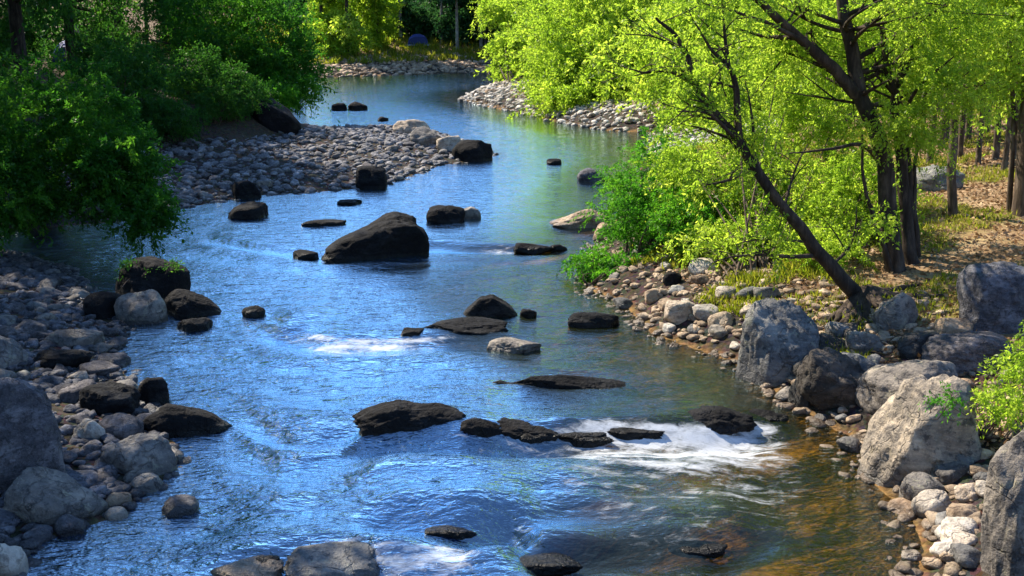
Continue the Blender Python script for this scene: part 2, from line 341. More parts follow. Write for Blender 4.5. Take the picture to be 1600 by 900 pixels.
def rock(px, yb, wp, hp, mat, label, df=0.8, seed=None, name='boulder', facets=11, rough=0.17, round_=0.22, prof=None, yaw=None, sink=0.35, sub=None, base=None, tint=0.5, up=0.0, flat=None):
    seed = seed if seed is not None else int(px*7+yb*13)
    p = on_ground(px, yb) if base is None else np.array(base)
    if p[2] < 0.02: p = on_plane(px, yb)
    D = np.linalg.norm(p-np.array([0, 0, CAM_H])); W = wp*D/F_PX; dep = W*df
    ang = math.asin((CAM_H-p[2])/D)
    hz = max((hp*D/F_PX-dep*0.55*math.sin(ang))/math.cos(ang), 0.28*hp*D/F_PX, 0.02)
    dirv = p[:2]/np.linalg.norm(p[:2]); c = p[:2]+dirv*dep*0.42
    if p[2] < 0.05: hz = max(hz*1.05+0.02+up, .015); sink = max(sink, .9)
    else: sink = max(sink, .55)
    sk = max(sink*hz, 0.10 if p[2] < 0.05 else 0.06)
    sub = sub or (5 if wp > 85 else 4 if wp > 26 else 3)
    v, f = rock_shape(seed, sub, facets, rough, round_, prof, flat or (.65 if p[2] < .05 else .85))
    s = np.array([W/2, dep/2, (hz+sk)/2]); v = v*s
    rz = math.atan2(-dirv[0], dirv[1]) if yaw is None else yaw
    zc = p[2]+(hz-sk)/2; mbk = MB(); mbk.add(v, f, tint)
    o = mbk.build(name, mat, origin=(0, 0, 0)); o.location = (c[0], c[1], zc); o.rotation_euler = (0, 0, rz)
    tag(o, label, 'rock' if name != 'boulder' else 'boulder')
    if p[2] < 0.12: ROCKS.append((c[0], c[1], W/2, dep/2, hz))
    return o
R = rock
# midstream
R(585, 405, 174, 70, M_DARK, 'largest black wedge-shaped boulder standing midstream, steep on its right side', 0.7, 1015, facets=15, round_=.5, prof=[(-1, .3), (-.6, .5), (-.1, .68), (.3, .88), (.7, 1), (1, 1.0)])
R(697, 350, 62, 28, M_DARK, 'dark rounded boulder upstream of the big wedge, touching a pale-topped rock', 0.8, 102)
R(735, 343, 34, 19, M_GREY, 'small pale-topped rock tucked against the dark boulder upstream of the wedge', 0.8, 103, 'rock')
R(478, 404, 40, 12, M_DARK, 'small black rock poking out just left of the big wedge boulder', 0.8, 104, 'rock')
R(389, 343, 64, 24, M_DARK, 'lone dark dome-shaped rock in water off the shaded gravel bar', 0.7, 105, 'rock')
R(546, 320, 40, 7, M_DARK, 'thin flat dark rock barely showing between gravel bar and big wedge boulder', 0.6, 106, 'rock')
R(505, 354, 72, 9, M_DARK, 'long flat dark slab awash just behind the big wedge boulder', 0.4, 107, 'rock')
R(927, 284, 52, 20, M_COOL, 'grey dome-shaped rock in open water beside the green bushes', 0.8, 108, 'rock')
R(866, 257, 26, 8, M_DARK, 'tiny flat rock alone in open water near the sunny bushes', 0.7, 109, 'rock')
R(530, 172, 26, 10, M_DARK, 'left one of two flat rocks side by side far upstream', 0.8, 110, 'rock')
R(559, 172, 30, 12, M_DARK, 'right one of two flat rocks side by side far upstream', 0.8, 111, 'rock')
R(598, 189, 18, 6, M_DARK, 'tiny dark rock in water behind the gravel bar', 0.8, 112, 'rock')
R(833, 394, 62, 13, M_DARK, 'low flat black rock in the riffle right of the big wedge boulder', 0.5, 113, 'rock')
R(873, 391, 30, 8, M_DARK, 'small low black rock between the flat riffle rock and the bank', 0.6, 114, 'rock')
R(767, 501, 90, 40, M_DARK, 'black peaked dome rock in midstream with a small round stone at its side', 0.7, 115, facets=8, prof=[(-1, .3), (-.4, .9), (0.05, 1), (.4, .8), (1, .3)])
R(825, 498, 28, 14, M_DARK, 'small round black stone at the right foot of the peaked dome rock', 0.9, 116, 'rock')
R(645, 531, 42, 18, M_DARK, 'round black stone at the left end of the wet lumpy slab', 0.8, 117, 'rock')
R(728, 528, 135, 27, M_DARK, 'wet lumpy slab with water trickling over it, below the peaked dome rock', 0.5, 118, 'rock', rough=0.25)
R(803, 556, 88, 27, M_GREY, 'blocky rock with a pale dry top and dark sides in midstream', 0.7, 119, facets=7)
R(928, 513, 84, 23, M_DARK, 'flat black oval rock in calm water near the right bank', 0.5, 120, 'rock')
R(880, 617, 245, 25, M_DARK, 'very long low black rock like a log, with a knob at its left end', 0.22, 121, 'rock', rough=0.22, up=.05, prof=[(-1, .8), (-.8, .98), (-.7, .7), (-.4, 1), (0.2, .95), (.7, .8), (1, .6)])
R(640, 690, 178, 52, M_DARK, 'large ragged black rock at the left end of the midstream ledge', 0.5, 122, rough=0.24, facets=13, up=.07, flat=.5, prof=[(-1, .7), (-.5, .9), (-.2, 1), (.1, .92), (.5, .95), (1, .75)])
R(808, 693, 160, 24, M_DARK, 'low wet black rock flecked with spray, left of the white rapid', 0.4, 123, 'rock', rough=0.28, up=.07, flat=.5, prof=[(-1, .9), (-.3, 1), (.4, .8), (1, .7)])
R(748, 694, 76, 20, M_DARK, 'short low wet rock bridging the gap right of the large ragged black rock', 0.45, 726, 'rock', rough=0.28, up=.12, flat=.5)
R(905, 694, 110, 12, M_DARK, 'low flat wet rock at the left start of the white rapid', 0.4, 723, 'rock', rough=0.28, up=.03)
R(990, 688, 100, 12, M_DARK, 'thin wet rock edge in the middle of the spill above the white rapid', 0.35, 724, 'rock', rough=0.28, up=.03)
R(1195, 662, 70, 18, M_DARK, 'dark flat rock closing the right end of the spill toward the bank', 0.5, 725, 'rock', rough=0.28)
R(1095, 676, 190, 30, M_DARK, 'dark ledge rock with water spilling over it above the white rapid', 0.4, 124, 'rock', rough=0.3, up=.06, prof=[(-1, .5), (-.3, .75), (.3, 1), (1, .85)])
R(295, 683, 140, 50, M_DARK, 'long dark wedge pointing into the river from the left bank stones', 0.5, 125, prof=[(-1, .9), (-.4, 1), (0, .8), (.5, .6), (1, .25)])
R(242, 634, 46, 42, M_DARK, 'upright dark stone behind the long dark wedge on the left bank', 0.8, 126, 'rock', facets=8)
R(283, 806, 54, 26, M_COOL, 'lone square-edged stone sitting in shallow water off the left bank', 0.8, 127, 'rock', facets=7)
R(523, 906, 158, 44, M_GREY, 'grey speckled boulder cut off by the bottom edge in midstream', 0.7, 128)
R(388, 908, 110, 18, M_TAN, 'flat pale brown rock beside the grey speckled boulder in the nearest water', 0.7, 129, 'rock')
R(411, 890, 52, 16, M_DARK, 'small black stone just above the flat pale brown rock', 0.7, 130, 'rock')
R(1090, 860, 90, 7, M_DARK, 'dark rock awash in the greenish rapid near the right bank', 0.5, 131, 'rock', rough=0.2, up=-.035)
R(460, 852, 66, 7, M_DARK, 'low dark rock awash above the grey speckled boulder', 0.5, 132, 'rock', rough=0.2)
R(845, 888, 130, 7, M_DARK, 'broad dark rock awash in the nearest white water', 0.5, 133, 'rock', rough=0.2, up=-.035)
R(700, 838, 90, 7, M_DARK, 'thin dark rock barely awash between two nearest waves', 0.45, 134, 'rock', rough=0.2)
R(795, 812, 74, 7, M_DARK, 'dark hump awash just below the bright foam of the ledge', 0.5, 135, 'rock', rough=0.2, up=-.035)
# left cluster under the bush
tuft_rock = R(240, 473, 112, 64, M_DARK, 'big black block with green tufts on top under the overhanging bush', 0.8, 136, facets=7, round_=0.3)
R(302, 497, 88, 42, M_DARK, 'dark wedge stone sloping to the water beside the tufted black block', 0.8, 137, prof=[(-1, 1), (-.2, .9), (.5, .65), (1, .3)])
R(222, 508, 76, 48, M_GREY, 'grey stone leaning in front of the tufted black block', 0.7, 138, facets=8)
R(305, 516, 54, 18, M_DARK, 'small jagged black stone at the foot of the dark wedge stone', 0.7, 139, 'rock', rough=0.2)
R(397, 494, 36, 14, M_DARK, 'small submerged-looking stone in the stream right of the tufted block cluster', 0.8, 140, 'rock')
R(168, 500, 64, 40, M_DARK, 'dark stone in shade left of the tufted black block', 0.8, 141)
# left bank stones
R(32, 770, 130, 172, M_COOL, 'huge blue-grey boulder at the left edge of the bank', 0.8, 142, round_=0.8)
R(93, 820, 148, 78, M_GREY, 'pale angular boulder with a flat sloping face, lowest on the left bank', 0.7, 143, facets=7, prof=[(-1, .9), (-.5, 1), (0, .8), (1, .45)])
R(220, 748, 108, 56, M_GREY, 'flat-topped grey boulder with a dark underside at the left waterline', 0.7, 144)
R(187, 690, 72, 40, M_COOL, 'smooth oval blue-grey stone behind the flat-topped grey boulder', 0.8, 145, round_=0.9)
R(175, 652, 88, 50, M_DARK, 'dark rounded boulder behind the smooth oval stone on left bank', 0.8, 146)
R(128, 632, 62, 36, M_COOL, 'grey stone wedged left of the dark rounded boulder', 0.8, 147)
R(141, 692, 44, 36, M_PALE, 'small pale upright stone left of the smooth oval stone', 0.7, 148, 'rock', facets=7)
R(231, 770, 46, 25, M_GREY, 'rounded pale cobble in front of the flat-topped grey boulder', 0.8, 149, 'rock', round_=1)
R(187, 794, 38, 20, M_TAN, 'rounded tan cobble at the tip of the pale angular boulder', 0.8, 150, 'rock', round_=1)
R(182, 812, 34, 15, M_PALE, 'small pale cobble at waterline below the rounded tan cobble', 0.8, 151, 'rock', round_=1)
R(8, 908, 66, 50, M_PALE, 'pale block cut off by the bottom left corner', 0.8, 152, 'rock', facets=7)
R(118, 546, 84, 34, M_GREY, 'light grey split-looking stone on the shaded left gravel', 0.7, 153)
R(45, 528, 54, 26, M_COOL, 'grey stone at the upper left of the shaded left gravel', 0.8, 154, 'rock')
R(97, 580, 86, 34, M_DARK, 'dark-bellied stone with a pale cap on the left gravel near the light grey one', 0.7, 155)
R(8, 580, 66, 54, M_GREY, 'grey boulder at the left edge above the huge blue-grey boulder', 0.8, 156)
R(125, 772, 70, 28, M_COOL, 'flat slab stone behind the pale angular boulder', 0.8, 157, 'rock')
R(60, 850, 40, 20, M_COOL, 'small round stone in the puddle below the pale angular boulder', 0.8, 158, 'rock', round_=1)
R(155, 590, 60, 20, M_COOL, 'thin flat stone at the left waterline below the light grey split stone', 0.8, 159, 'rock')
# gravel bar
R(738, 253, 64, 33, M_DARK, 'black boulder with a sunlit crown at the tip of the gravel bar', 0.8, 160)
R(703, 240, 42, 25, M_PALE, 'pale pinkish boulder beside the black one at the gravel bar tip', 0.8, 161)
R(668, 234, 54, 34, M_GREY, 'rounded light grey boulder second back from the gravel bar tip', 0.8, 162)
R(645, 212, 62, 26, M_PALE, 'whitish sunlit boulder on the back shore of the gravel bar', 0.7, 163)
R(580, 296, 52, 34, M_DARK, 'dark boulder on the near edge of the gravel bar', 0.8, 164)
R(384, 311, 48, 28, M_DARK, 'dark low boulder at the left of the gravel bar edge', 0.8, 165)
R(430, 212, 80, 48, M_DARK, 'large dark rock outcrop where the wooded bank meets the gravel bar', 1.0, 166, prof=[(-1, 1), (0, 1), (.6, .7), (1, .25)])
# right bank
R(905, 356, 112, 30, M_TAN, 'low tan rock ledge reaching into the river below the green bushes', 0.6, 167, rough=0.2, prof=[(-1, .35), (-.3, .7), (.3, 1), (1, .9)])
R(948, 376, 46, 26, M_TAN, 'tan boulder on shore between the tan ledge and the bush', 0.8, 168)
R(1210, 604, 126, 128, M_GREY, 'tall grey boulder with a sunlit left edge standing at the right waterline', 0.8, 1169, facets=9, round_=0.45, sink=.9, prof=[(-1, .85), (-.6, 1), (.5, 1), (1, .9)])
R(1296, 650, 112, 100, M_ROUGH, 'dark craggy outcrop with layered ridges between two grey boulders', 0.9, 170, rough=0.28, facets=14)
for k, (a, b, c, d, lb) in enumerate([(1258, 600, 60, 40, 'dark jagged stone against the tall grey boulder, low in the rocky stack'), (1335, 600, 70, 44, 'ridged dark stone in the middle of the rocky stack on the right bank'), (1290, 560, 66, 34, 'flat dark stone lying across the top of the rocky stack'),
        (1350, 556, 60, 36, 'brownish dark stone under the squarish grey boulder'), (1255, 640, 50, 40, 'lowest dark stone of the rocky stack, touching the amber water'), (1440, 560, 70, 40, 'dark stone below the footpath boulder, leaning on the grey slab'), (1320, 530, 50, 26, 'small dark stone beside the exposed roots')]):
    R(a, b, c, d, M_GREY if k in (1, 3) else M_ROUGH, lb, 0.9, 700+k, facets=9, rough=0.26, round_=.1)
R(1412, 650, 150, 92, M_GREY, 'sloping grey slab rising behind the big cream-topped boulder', 0.9, 171, prof=[(-1, .5), (0, .8), (1, 1)])
R(1440, 752, 186, 168, M_CREAM, 'big cream-topped boulder with a dark shaded face at the right waterline', 0.8, 1172, facets=13, round_=0.55, rough=.2, sink=.9, prof=[(-1, .7), (-.4, 1), (.3, 1), (1, .85)])
R(1560, 524, 128, 104, M_COOL, 'large blue-grey boulder at the right edge beside the footpath', 0.8, 173, facets=8, round_=0.6)
R(1397, 514, 68, 56, M_GREY, 'squarish grey boulder just below the twin-stemmed tree', 0.8, 174, facets=7)
R(1508, 592, 128, 68, M_COOL, 'broad blue-grey boulder behind the big cream-topped one', 0.8, 175)
R(1488, 532, 54, 32, M_TAN, 'small tan boulder in front of the large blue-grey edge boulder', 0.8, 176, 'rock')
R(1585, 912, 104, 215, M_GREY, 'tall grey boulder filling the bottom right corner', 0.8, 177, facets=8)
R(1438, 795, 68, 46, M_GREY, 'grey stone at the foot of the big cream-topped boulder', 0.8, 178, 'rock')
R(1456, 812, 60, 44, M_PALE, 'creamy sunlit stone right beside the grey stone at the waterline', 0.8, 179, 'rock', round_=0.8)
R(1500, 738, 40, 26, M_GREY, 'oval grey stone below the twigs on the right bank', 0.8, 180, 'rock', round_=1)
R(1485, 880, 60, 26, M_PALE, 'bright oval stone at the waterline near the bottom right boulder', 0.8, 181, 'rock', round_=1)
R(1500, 850, 56, 32, M_PALE, 'bright stone directly above the waterline oval stone', 0.8, 182, 'rock', round_=0.9)
R(1505, 820, 50, 30, M_TAN, 'tan stone in the middle of the small sunny stone pile', 0.8, 183, 'rock', round_=0.9)
R(1515, 785, 46, 30, M_PALE, 'pale stone topmost in the small sunny stone pile', 0.8, 184, 'rock')
R(1062, 508, 50, 38, M_PALE, 'large cream stone on the sunny shore below the leaning tree', 0.8, 185)
R(1022, 474, 32, 22, M_TAN, 'dark-sided tan stone at the shore near the low bush', 0.8, 186, 'rock')
R(1100, 430, 50, 26, M_PALE, 'whitish stone at the upper edge of the sunny shore stones', 0.8, 187, 'rock')
R(1130, 520, 50, 30, M_TAN, 'tan stone at the shore left of the tall grey boulder', 0.8, 188, 'rock')
R(1050, 448, 30, 22, M_DARK, 'small dark stone among the sunny shore stones', 0.8, 189, 'rock')
R(1455, 300, 90, 40, M_GREY, 'low heap-like grey rock behind the slim tree on the slope', 0.7, 190, rough=0.3)

# cobbles one can count: prototypes, then copies
rng = np.random.default_rng(3)
PROTO = {}
for key, mat in (('c', M_COOL), ('p', M_PALE), ('t', M_TAN), ('g', M_GREY)):
    L = []
    for k in range(6):
        v, f = rock_shape(300+k*7+ord(key), 3, 7, 0.22, 0.1); q = MB(); q.add(v*np.array([0.5, 0.4, 0.28]), f, rng.uniform(.3, .8)); L.append((q, mat))
    PROTO[key] = L
PM = {}
def cobble(key, k, p, s, rot, label, group):
    if (key, k) not in PM:
        o = PROTO[key][k][0].build('cobble', PROTO[key][k][1]); PM[(key, k)] = o
    else:
        o = PM[(key, k)].copy(); COL.objects.link(o)
    o.location = p; o.rotation_euler = rot; o.scale = (s, s, s); tag(o, label, 'cobble', group)
def spots(n, cond, box, mind, seed):
    r = np.random.default_rng(seed); out = np.zeros((0, 2)); res = []
    x = r.uniform(box[0], box[1], n*40); y = r.uniform(box[2], box[3], n*40)
    h, sd, ws = ground_info(x, y); ok = cond(x, y, sd, ws)
    for a, b, c in zip(x[ok], y[ok], h[ok]):
        if len(res) >= n: break
        if any((a-q[0])**2+(b-q[1])**2 < mind*mind for q in res): continue
        if any(abs(a-q[0]) < q[2]*.8 and abs(b-q[1]) < q[3]*.8 for q in ROCKS): continue
        res.append((a, b, c))
    return res
def infov(x, y): return (np.abs(x) < y*0.475+0.3)
zones = [
 (85, lambda x, y, sd, ws: (ws['L'] > .6) & (sd > -0.05) & (sd < 3.0) & infov(x, y), (-9, -2, 7, 18), .26, 'ccg', (.16, .36), 'grey cobble among the shaded stones of the left bank', 'cobbles of the shaded left bank'),
 (70, lambda x, y, sd, ws: (ws['P'] > .6) & (sd > -0.05) & (sd < 3.4) & infov(x, y), (-9, 1, 23, 40), .5, 'ccg', (.22, .42), 'blue-grey cobble on the gravel bar that juts in from the left', 'cobbles of the gravel bar'),
 (75, lambda x, y, sd, ws: (ws['R'] > .6) & (sd > -0.12) & (sd < 1.2) & infov(x, y), (1, 4.6, 7, 17.5), .2, 'ptpg', (.13, .34), 'sunlit cream or tan cobble along the near right waterline', 'sunny cobbles of the near right bank'),
 (60, lambda x, y, sd, ws: (ws['R'] > .6) & (sd > -0.1) & (sd < 2.6) & infov(x, y), (-4, 6, 36, 60), .55, 'ppt', (.25, .5), 'whitish cobble on the far sunny point below the bushes', 'whitish cobbles of the far right point')]
for zi, (n, cond, box, md, keys, sz, lab, grp) in enumerate(zones):
    for (a, b, c) in spots(n, cond, box, md, 40+zi):
        s = rng.uniform(*sz)*rng.uniform(.8, 1.2)
        cobble(keys[rng.integers(len(keys))], int(rng.integers(6)), (a, b, c+s*0.05), s, (rng.uniform(-.3, .3), rng.uniform(-.3, .3), rng.uniform(0, 6.3)), lab, grp)

# gravel nobody could count
def gravel(name, n, cond, box, sz, mat, seed, sub=2, pw=2.2):
    r = np.random.default_rng(seed); x = r.uniform(box[0], box[1], n*14); y = r.uniform(box[2], box[3], n*14)
    h, sd, ws = ground_info(x, y); ok = np.where(cond(x, y, sd, ws))[0][:n]
    q = MB(); shapes = [rock_shape(900+k+seed, sub, 7, 0.24, 0.1) for k in range(10)]
    for i in ok:
        v, f = shapes[r.integers(10)]; s = sz[0]+(sz[1]-sz[0])*r.random()**pw
        a = r.uniform(0, 6.28); ca, sa = math.cos(a), math.sin(a); e = v*np.array([.5, .38, .26])*s
        tl = r.uniform(-.4, .4); e = np.stack([e[:, 0]*ca-e[:, 1]*sa, e[:, 0]*sa+e[:, 1]*ca, e[:, 2]+tl*e[:, 0]], 1)
        q.add(e+np.array([x[i], y[i], h[i]+0.04*s]), f, np.clip(r.normal(.55, .42), 0, 1.6))
    o = q.build(name, mat); o['kind'] = 'stuff'; return o
def thin(x, y, seed): return fbm(np.stack([x, y, x*0+seed], 1)*0.9, 3)
gravel('gravel', 2600, lambda x, y, sd, ws: (ws['L'] > .5) & (sd > -0.25) & (sd < 4.5) & infov(x, y), (-10, -2, 7, 21), (.06, .22), M_COOL, 51)
gravel('gravel', 7500, lambda x, y, sd, ws: (ws['P'] > .5) & (sd > -0.2) & (sd < 5.2) & infov(x, y), (-14, 1, 22, 46), (.06, .34), M_BAR, 52, 2, 2.6)
gravel('gravel', 2000, lambda x, y, sd, ws: (ws['R'] > .5) & (sd > -0.35) & (sd < 1.9+thin(x, y, 3)) & infov(x, y), (0.5, 6, 7, 20), (.05, .20), M_TAN, 53)
gravel('gravel', 3600, lambda x, y, sd, ws: (ws['R'] > .5) & (sd > -0.2) & (sd < 4) & infov(x, y), (-5, 14, 30, 68), (.13, .42), M_PALE, 54, 1)
gravel('gravel', 2600, lambda x, y, sd, ws: (ws['F'] > .5) & (sd > -0.2) & (sd < 7) & infov(x, y), (-22, 12, 68, 105), (.2, .7), M_TAN, 55, 1)

# ------------------------------------------------------------------ water
wx = axis([(-40, -14, 0.8), (-14, -7, 0.16), (-7, 5, 0.045), (5, 14, 0.2), (14, 45, 0.8)])
wy = [-30, -10, 0, 5.0]; 
while wy[-1] < 100: wy.append(wy[-1]+max(0.04, wy[-1]*0.0042))
wy = np.array(wy); X, Y = np.meshgrid(wx, wy); x = X.ravel(); y = Y.ravel()
gh, sd, ws = ground_info(x, y)
pp = np.stack([x, y, x*0], 1)
rap = 0.35+0.65*sstep(26, 9, y)                                       # rougher water in the near rapids
near = sstep(-0.1, -1.0, sd)
z = 0.045*rap*fbm(pp*np.array([0.55, 1.0, 1])+3, 3)+0.028*rap*fbm(pp*np.array([1.7, 3.2, 1])+11, 3)
foam = np.zeros(len(x))
def ledge(px_pts, A, foam_pts, flen, seed, wide=0.16):
    global z, foam
    P = np.array([on_plane(a, b)[:2] for a, b in px_pts]); P = P[np.argsort(P[:, 0])]
    yl = np.interp(x, P[:, 0], P[:, 1]); wgt = sstep(P[0, 0]-0.25, P[0, 0]+0.35, x)*sstep(P[-1, 0]+0.25, P[-1, 0]-0.35, x)
    jit = 0.22*fbm(pp*np.array([0.9, 0.5, 1])+seed, 2); dy = y-yl+jit
    z = z+A*wgt*(1/(1+np.exp(np.clip(-dy/wide*2, -40, 40)))*np.exp(-np.maximum(dy, 0)/1.8)-0.75*np.exp(-((dy+0.30)/0.24)**2)+0.55*np.exp(-((dy+0.85)/0.30)**2)-0.25*np.exp(-((dy+1.4)/0.3)**2))
    fx = np.array([on_plane(a, b)[0] for a, b, _ in foam_pts]); fv = np.array([c for _, _, c in foam_pts]); o = np.argsort(fx)
    amt = np.interp(x, fx[o], fv[o], left=0, right=0)
    tail = np.where(dy > 0, np.exp(-dy/0.10), np.exp(dy/flen))*(dy < 0.5)
    st = 0.5+0.9*fbm(pp*np.array([1.1, 5.5, 1])+seed*3+.5*x[:, None]*np.array([0, 1, 0]), 5, .65)
    foam = np.maximum(foam, np.clip(amt*wgt*tail*(0.15+1.0*np.clip(st, 0, 1.2)), 0, 1.0))
def bowl(px_pts, A, fa):
    global z, foam                                                     # a smooth tongue that dips and ends in one curved crest
    P = np.array([on_plane(a, b)[:2] for a, b in px_pts]); yl = np.interp(x, P[:, 0], P[:, 1]); wgt = sstep(P[0, 0]-.35, P[0, 0]+.5, x)*sstep(P[-1, 0]+.35, P[-1, 0]-.5, x)
    dy = y-yl
    z = z+A*wgt*(0.7*np.exp(-(dy/.13)**2)-1.0*np.exp(-((dy-.36)/.22)**2)+.6*np.exp(-((dy-1.0)/.35)**2)-.35*np.exp(-((dy+.40)/.25)**2)+.25*np.exp(-((dy+.85)/.25)**2))
    fo = fa*wgt*np.exp(-((dy+.03)/.09)**2)+.4*fa*wgt*np.where(dy < 0, np.exp(dy/.45), 0)*(0.4+fbm(pp*np.array([2, 4, 1]), 4))
    foam = np.maximum(foam, np.clip(fo, 0, 1))
bowl([(362, 672), (400, 696), (440, 712), (480, 718), (530, 710), (570, 690)], 0.075, .3)
bowl([(400, 506), (440, 518), (480, 516), (520, 508)], 0.06, .25)
bowl([(720, 880), (800, 862), (850, 850), (900, 846), (1000, 850)], 0.10, 0)
ledge([(570, 690), (640, 692), (730, 690), (860, 690), (960, 682), (1040, 680), (1100, 676), (1170, 668), (1250, 664)], 0.12, [(600, 690, .25), (740, 690, .5), (850, 690, .9), (930, 686, 1.4), (1050, 680, 1.7), (1130, 675, 1.6), (1190, 668, 1.1), (1240, 664, .6)], 2.0, 2)
ledge([(420, 520), (540, 536), (640, 534), (800, 530)], 0.07, [(430, 524, .3), (500, 533, 1.2), (600, 536, 1.5), (700, 534, 1.0), (800, 530, .15)], 0.5, 3)
ledge([(330, 372), (520, 400), (680, 384), (780, 388), (880, 388)], 0.06, [(660, 385, .1), (780, 388, 1.2), (860, 388, .2)], 0.9, 4)
ledge([(560, 800), (700, 806), (800, 812), (850, 850), (960, 838), (1090, 850), (1190, 828)], 0.13, [(700, 810, .0), (1000, 850, .0)], 0.4, 5)
ledge([(330, 872), (460, 862), (600, 868), (720, 858), (780, 880)], 0.10, [(400, 870, .4), (600, 868, 1.3), (720, 862, 1.3), (770, 872, .6)], 0.8, 6)
for (a, b, W, D, hz) in ROCKS:
    dx, dy = (x-a)/W, (y-b)/max(D, W*.5)
    r = np.hypot(dx, dy)
    if W > 0.12 and sd[np.argmin((x-a)**2+(y-b)**2)] < -0.2:
        z = z+0.05*min(W, .6)*np.exp(-((dx/1.1)**2+((dy-1.2)/.5)**2))-0.05*min(W, .6)*np.exp(-((dx/.9)**2+((dy+1.5)/.7)**2))
        wake = np.exp(-((np.abs(dx)-0.9+0.12*dy)/0.22)**2)*sstep(0.4, -0.6, dy)*np.exp(np.minimum(dy, 0)/2.2)
        foam = np.maximum(foam, 0.15*wake*sstep(50, 12, y)*(0.3+1.2*np.clip(0.5+fbm(pp*np.array([6, 2, 1])+5, 3), 0, 1)))
z = z*near*np.clip(1-sstep(60, 95, y)*.8, 0, 1)
depth = np.maximum(z-gh, 0)
mb = MB(); nx, ny = len(wx), len(wy)
I = (np.arange(ny-1)[:, None]*nx+np.arange(nx-1)[None]).ravel(); mb.add(np.stack([x, y, z], 1), np.stack([I, I+1, I+nx+1, I+nx], 1))
m, t, out = new_mat('river_water')
geo = nd(t, 'ShaderNodeNewGeometry'); P = geo.outputs['Position']
h1 = noise(t, P, 2.6, 2, 0.5, 0.7, (1, 2.2, 1)); h2 = noise(t, P, 9.0, 2, 0.5, 0.5, (1, 2.4, 1)); h3 = noise(t, P, 30.0, 2, 0.55, 0.3, (0.8, 2.0, 1))
nb = bump(t, h1, 1.0, 0.07); nb = bump(t, h2, 1.0, 0.035, nb); nb = bump(t, h3, 1.0, 0.013, nb)
calm = math_(t, 'MULTIPLY', mrange(t, att(t, 'shoal'), 0.05, 0.6, 1.0, 0.5), att(t, 'chop'))
for bn in [n_ for n_ in t.nodes if n_.type == 'BUMP']: lk(t, math_(t, 'MULTIPLY', calm, bn.inputs['Strength'].default_value), bn.inputs['Strength'])
cl = att(t, 'clarity')
body = nd(t, 'ShaderNodeBsdfDiffuse'); lk(t, mixc(t, att(t, 'shoal'), (0.003, 0.020, 0.085), (0.040, 0.046, 0.004)), body.inputs['Color'])
lk(t, nb, body.inputs['Normal'])
tr = nd(t, 'ShaderNodeBsdfTransparent'); tr.inputs['Color'].default_value = (0.76, 0.69, 0.37, 1)
bm_ = nd(t, 'ShaderNodeMixShader'); lk(t, cl, bm_.inputs[0]); lk(t, body.outputs[0], bm_.inputs[1]); lk(t, tr.outputs[0], bm_.inputs[2])
gl = nd(t, 'ShaderNodeBsdfGlossy', Roughness=0.03); gl.inputs['Color'].default_value = (0.78, 0.94, 1.0, 1); lk(t, nb, gl.inputs['Normal'])
fr = nd(t, 'ShaderNodeFresnel', IOR=1.5); lk(t, nb, fr.inputs['Normal'])
fm = nd(t, 'ShaderNodeMixShader'); lk(t, math_(t, 'ADD', math_(t, 'MULTIPLY', fr.outputs[0], mrange(t, att(t, 'shoal'), 0.12, .62, 4.6, 1.1)), mrange(t, att(t, 'shoal'), 0.1, .5, 0.06, 0.0), True), fm.inputs[0]); lk(t, bm_.outputs[0], fm.inputs[1]); lk(t, gl.outputs[0], fm.inputs[2])
fd = nd(t, 'ShaderNodeBsdfDiffuse'); fd.inputs['Color'].default_value = (0.66, 0.68, 0.70, 1)
fn = noise(t, P, 9, 7, 0.75, 0.8, (0.6, 1.5, 1)); fo = att(t, 'foam')
ff = math_(t, 'MULTIPLY', mrange(t, math_(t, 'ADD', fo, math_(t, 'MULTIPLY', math_(t, 'SUBTRACT', fn, 0.5), 1.5)), 0.42, 1.15), mrange(t, fo, 0.02, 0.15))
fx = nd(t, 'ShaderNodeMixShader'); lk(t, math_(t, 'MULTIPLY', ff, 0.85), fx.inputs[0]); lk(t, fm.outputs[0], fx.inputs[1]); lk(t, fd.outputs[0], fx.inputs[2])
lk(t, fx.outputs[0], out.inputs[0])
water = mb.build('river_water', m); water['kind'] = 'structure'
attr(water, 'chop', 0.42+0.36*sstep(21, 9, y)); attr(water, 'shoal', np.exp(-depth/0.85)*np.clip(ws['R']*1.4-.25, 0, 1)*(.6+.4*sstep(22, 14, y))); attr(water, 'foam', foam); attr(water, 'clarity', np.exp(-depth/0.45)*np.clip(ws['R']+ws['F']*.5+0.15, 0, 1))

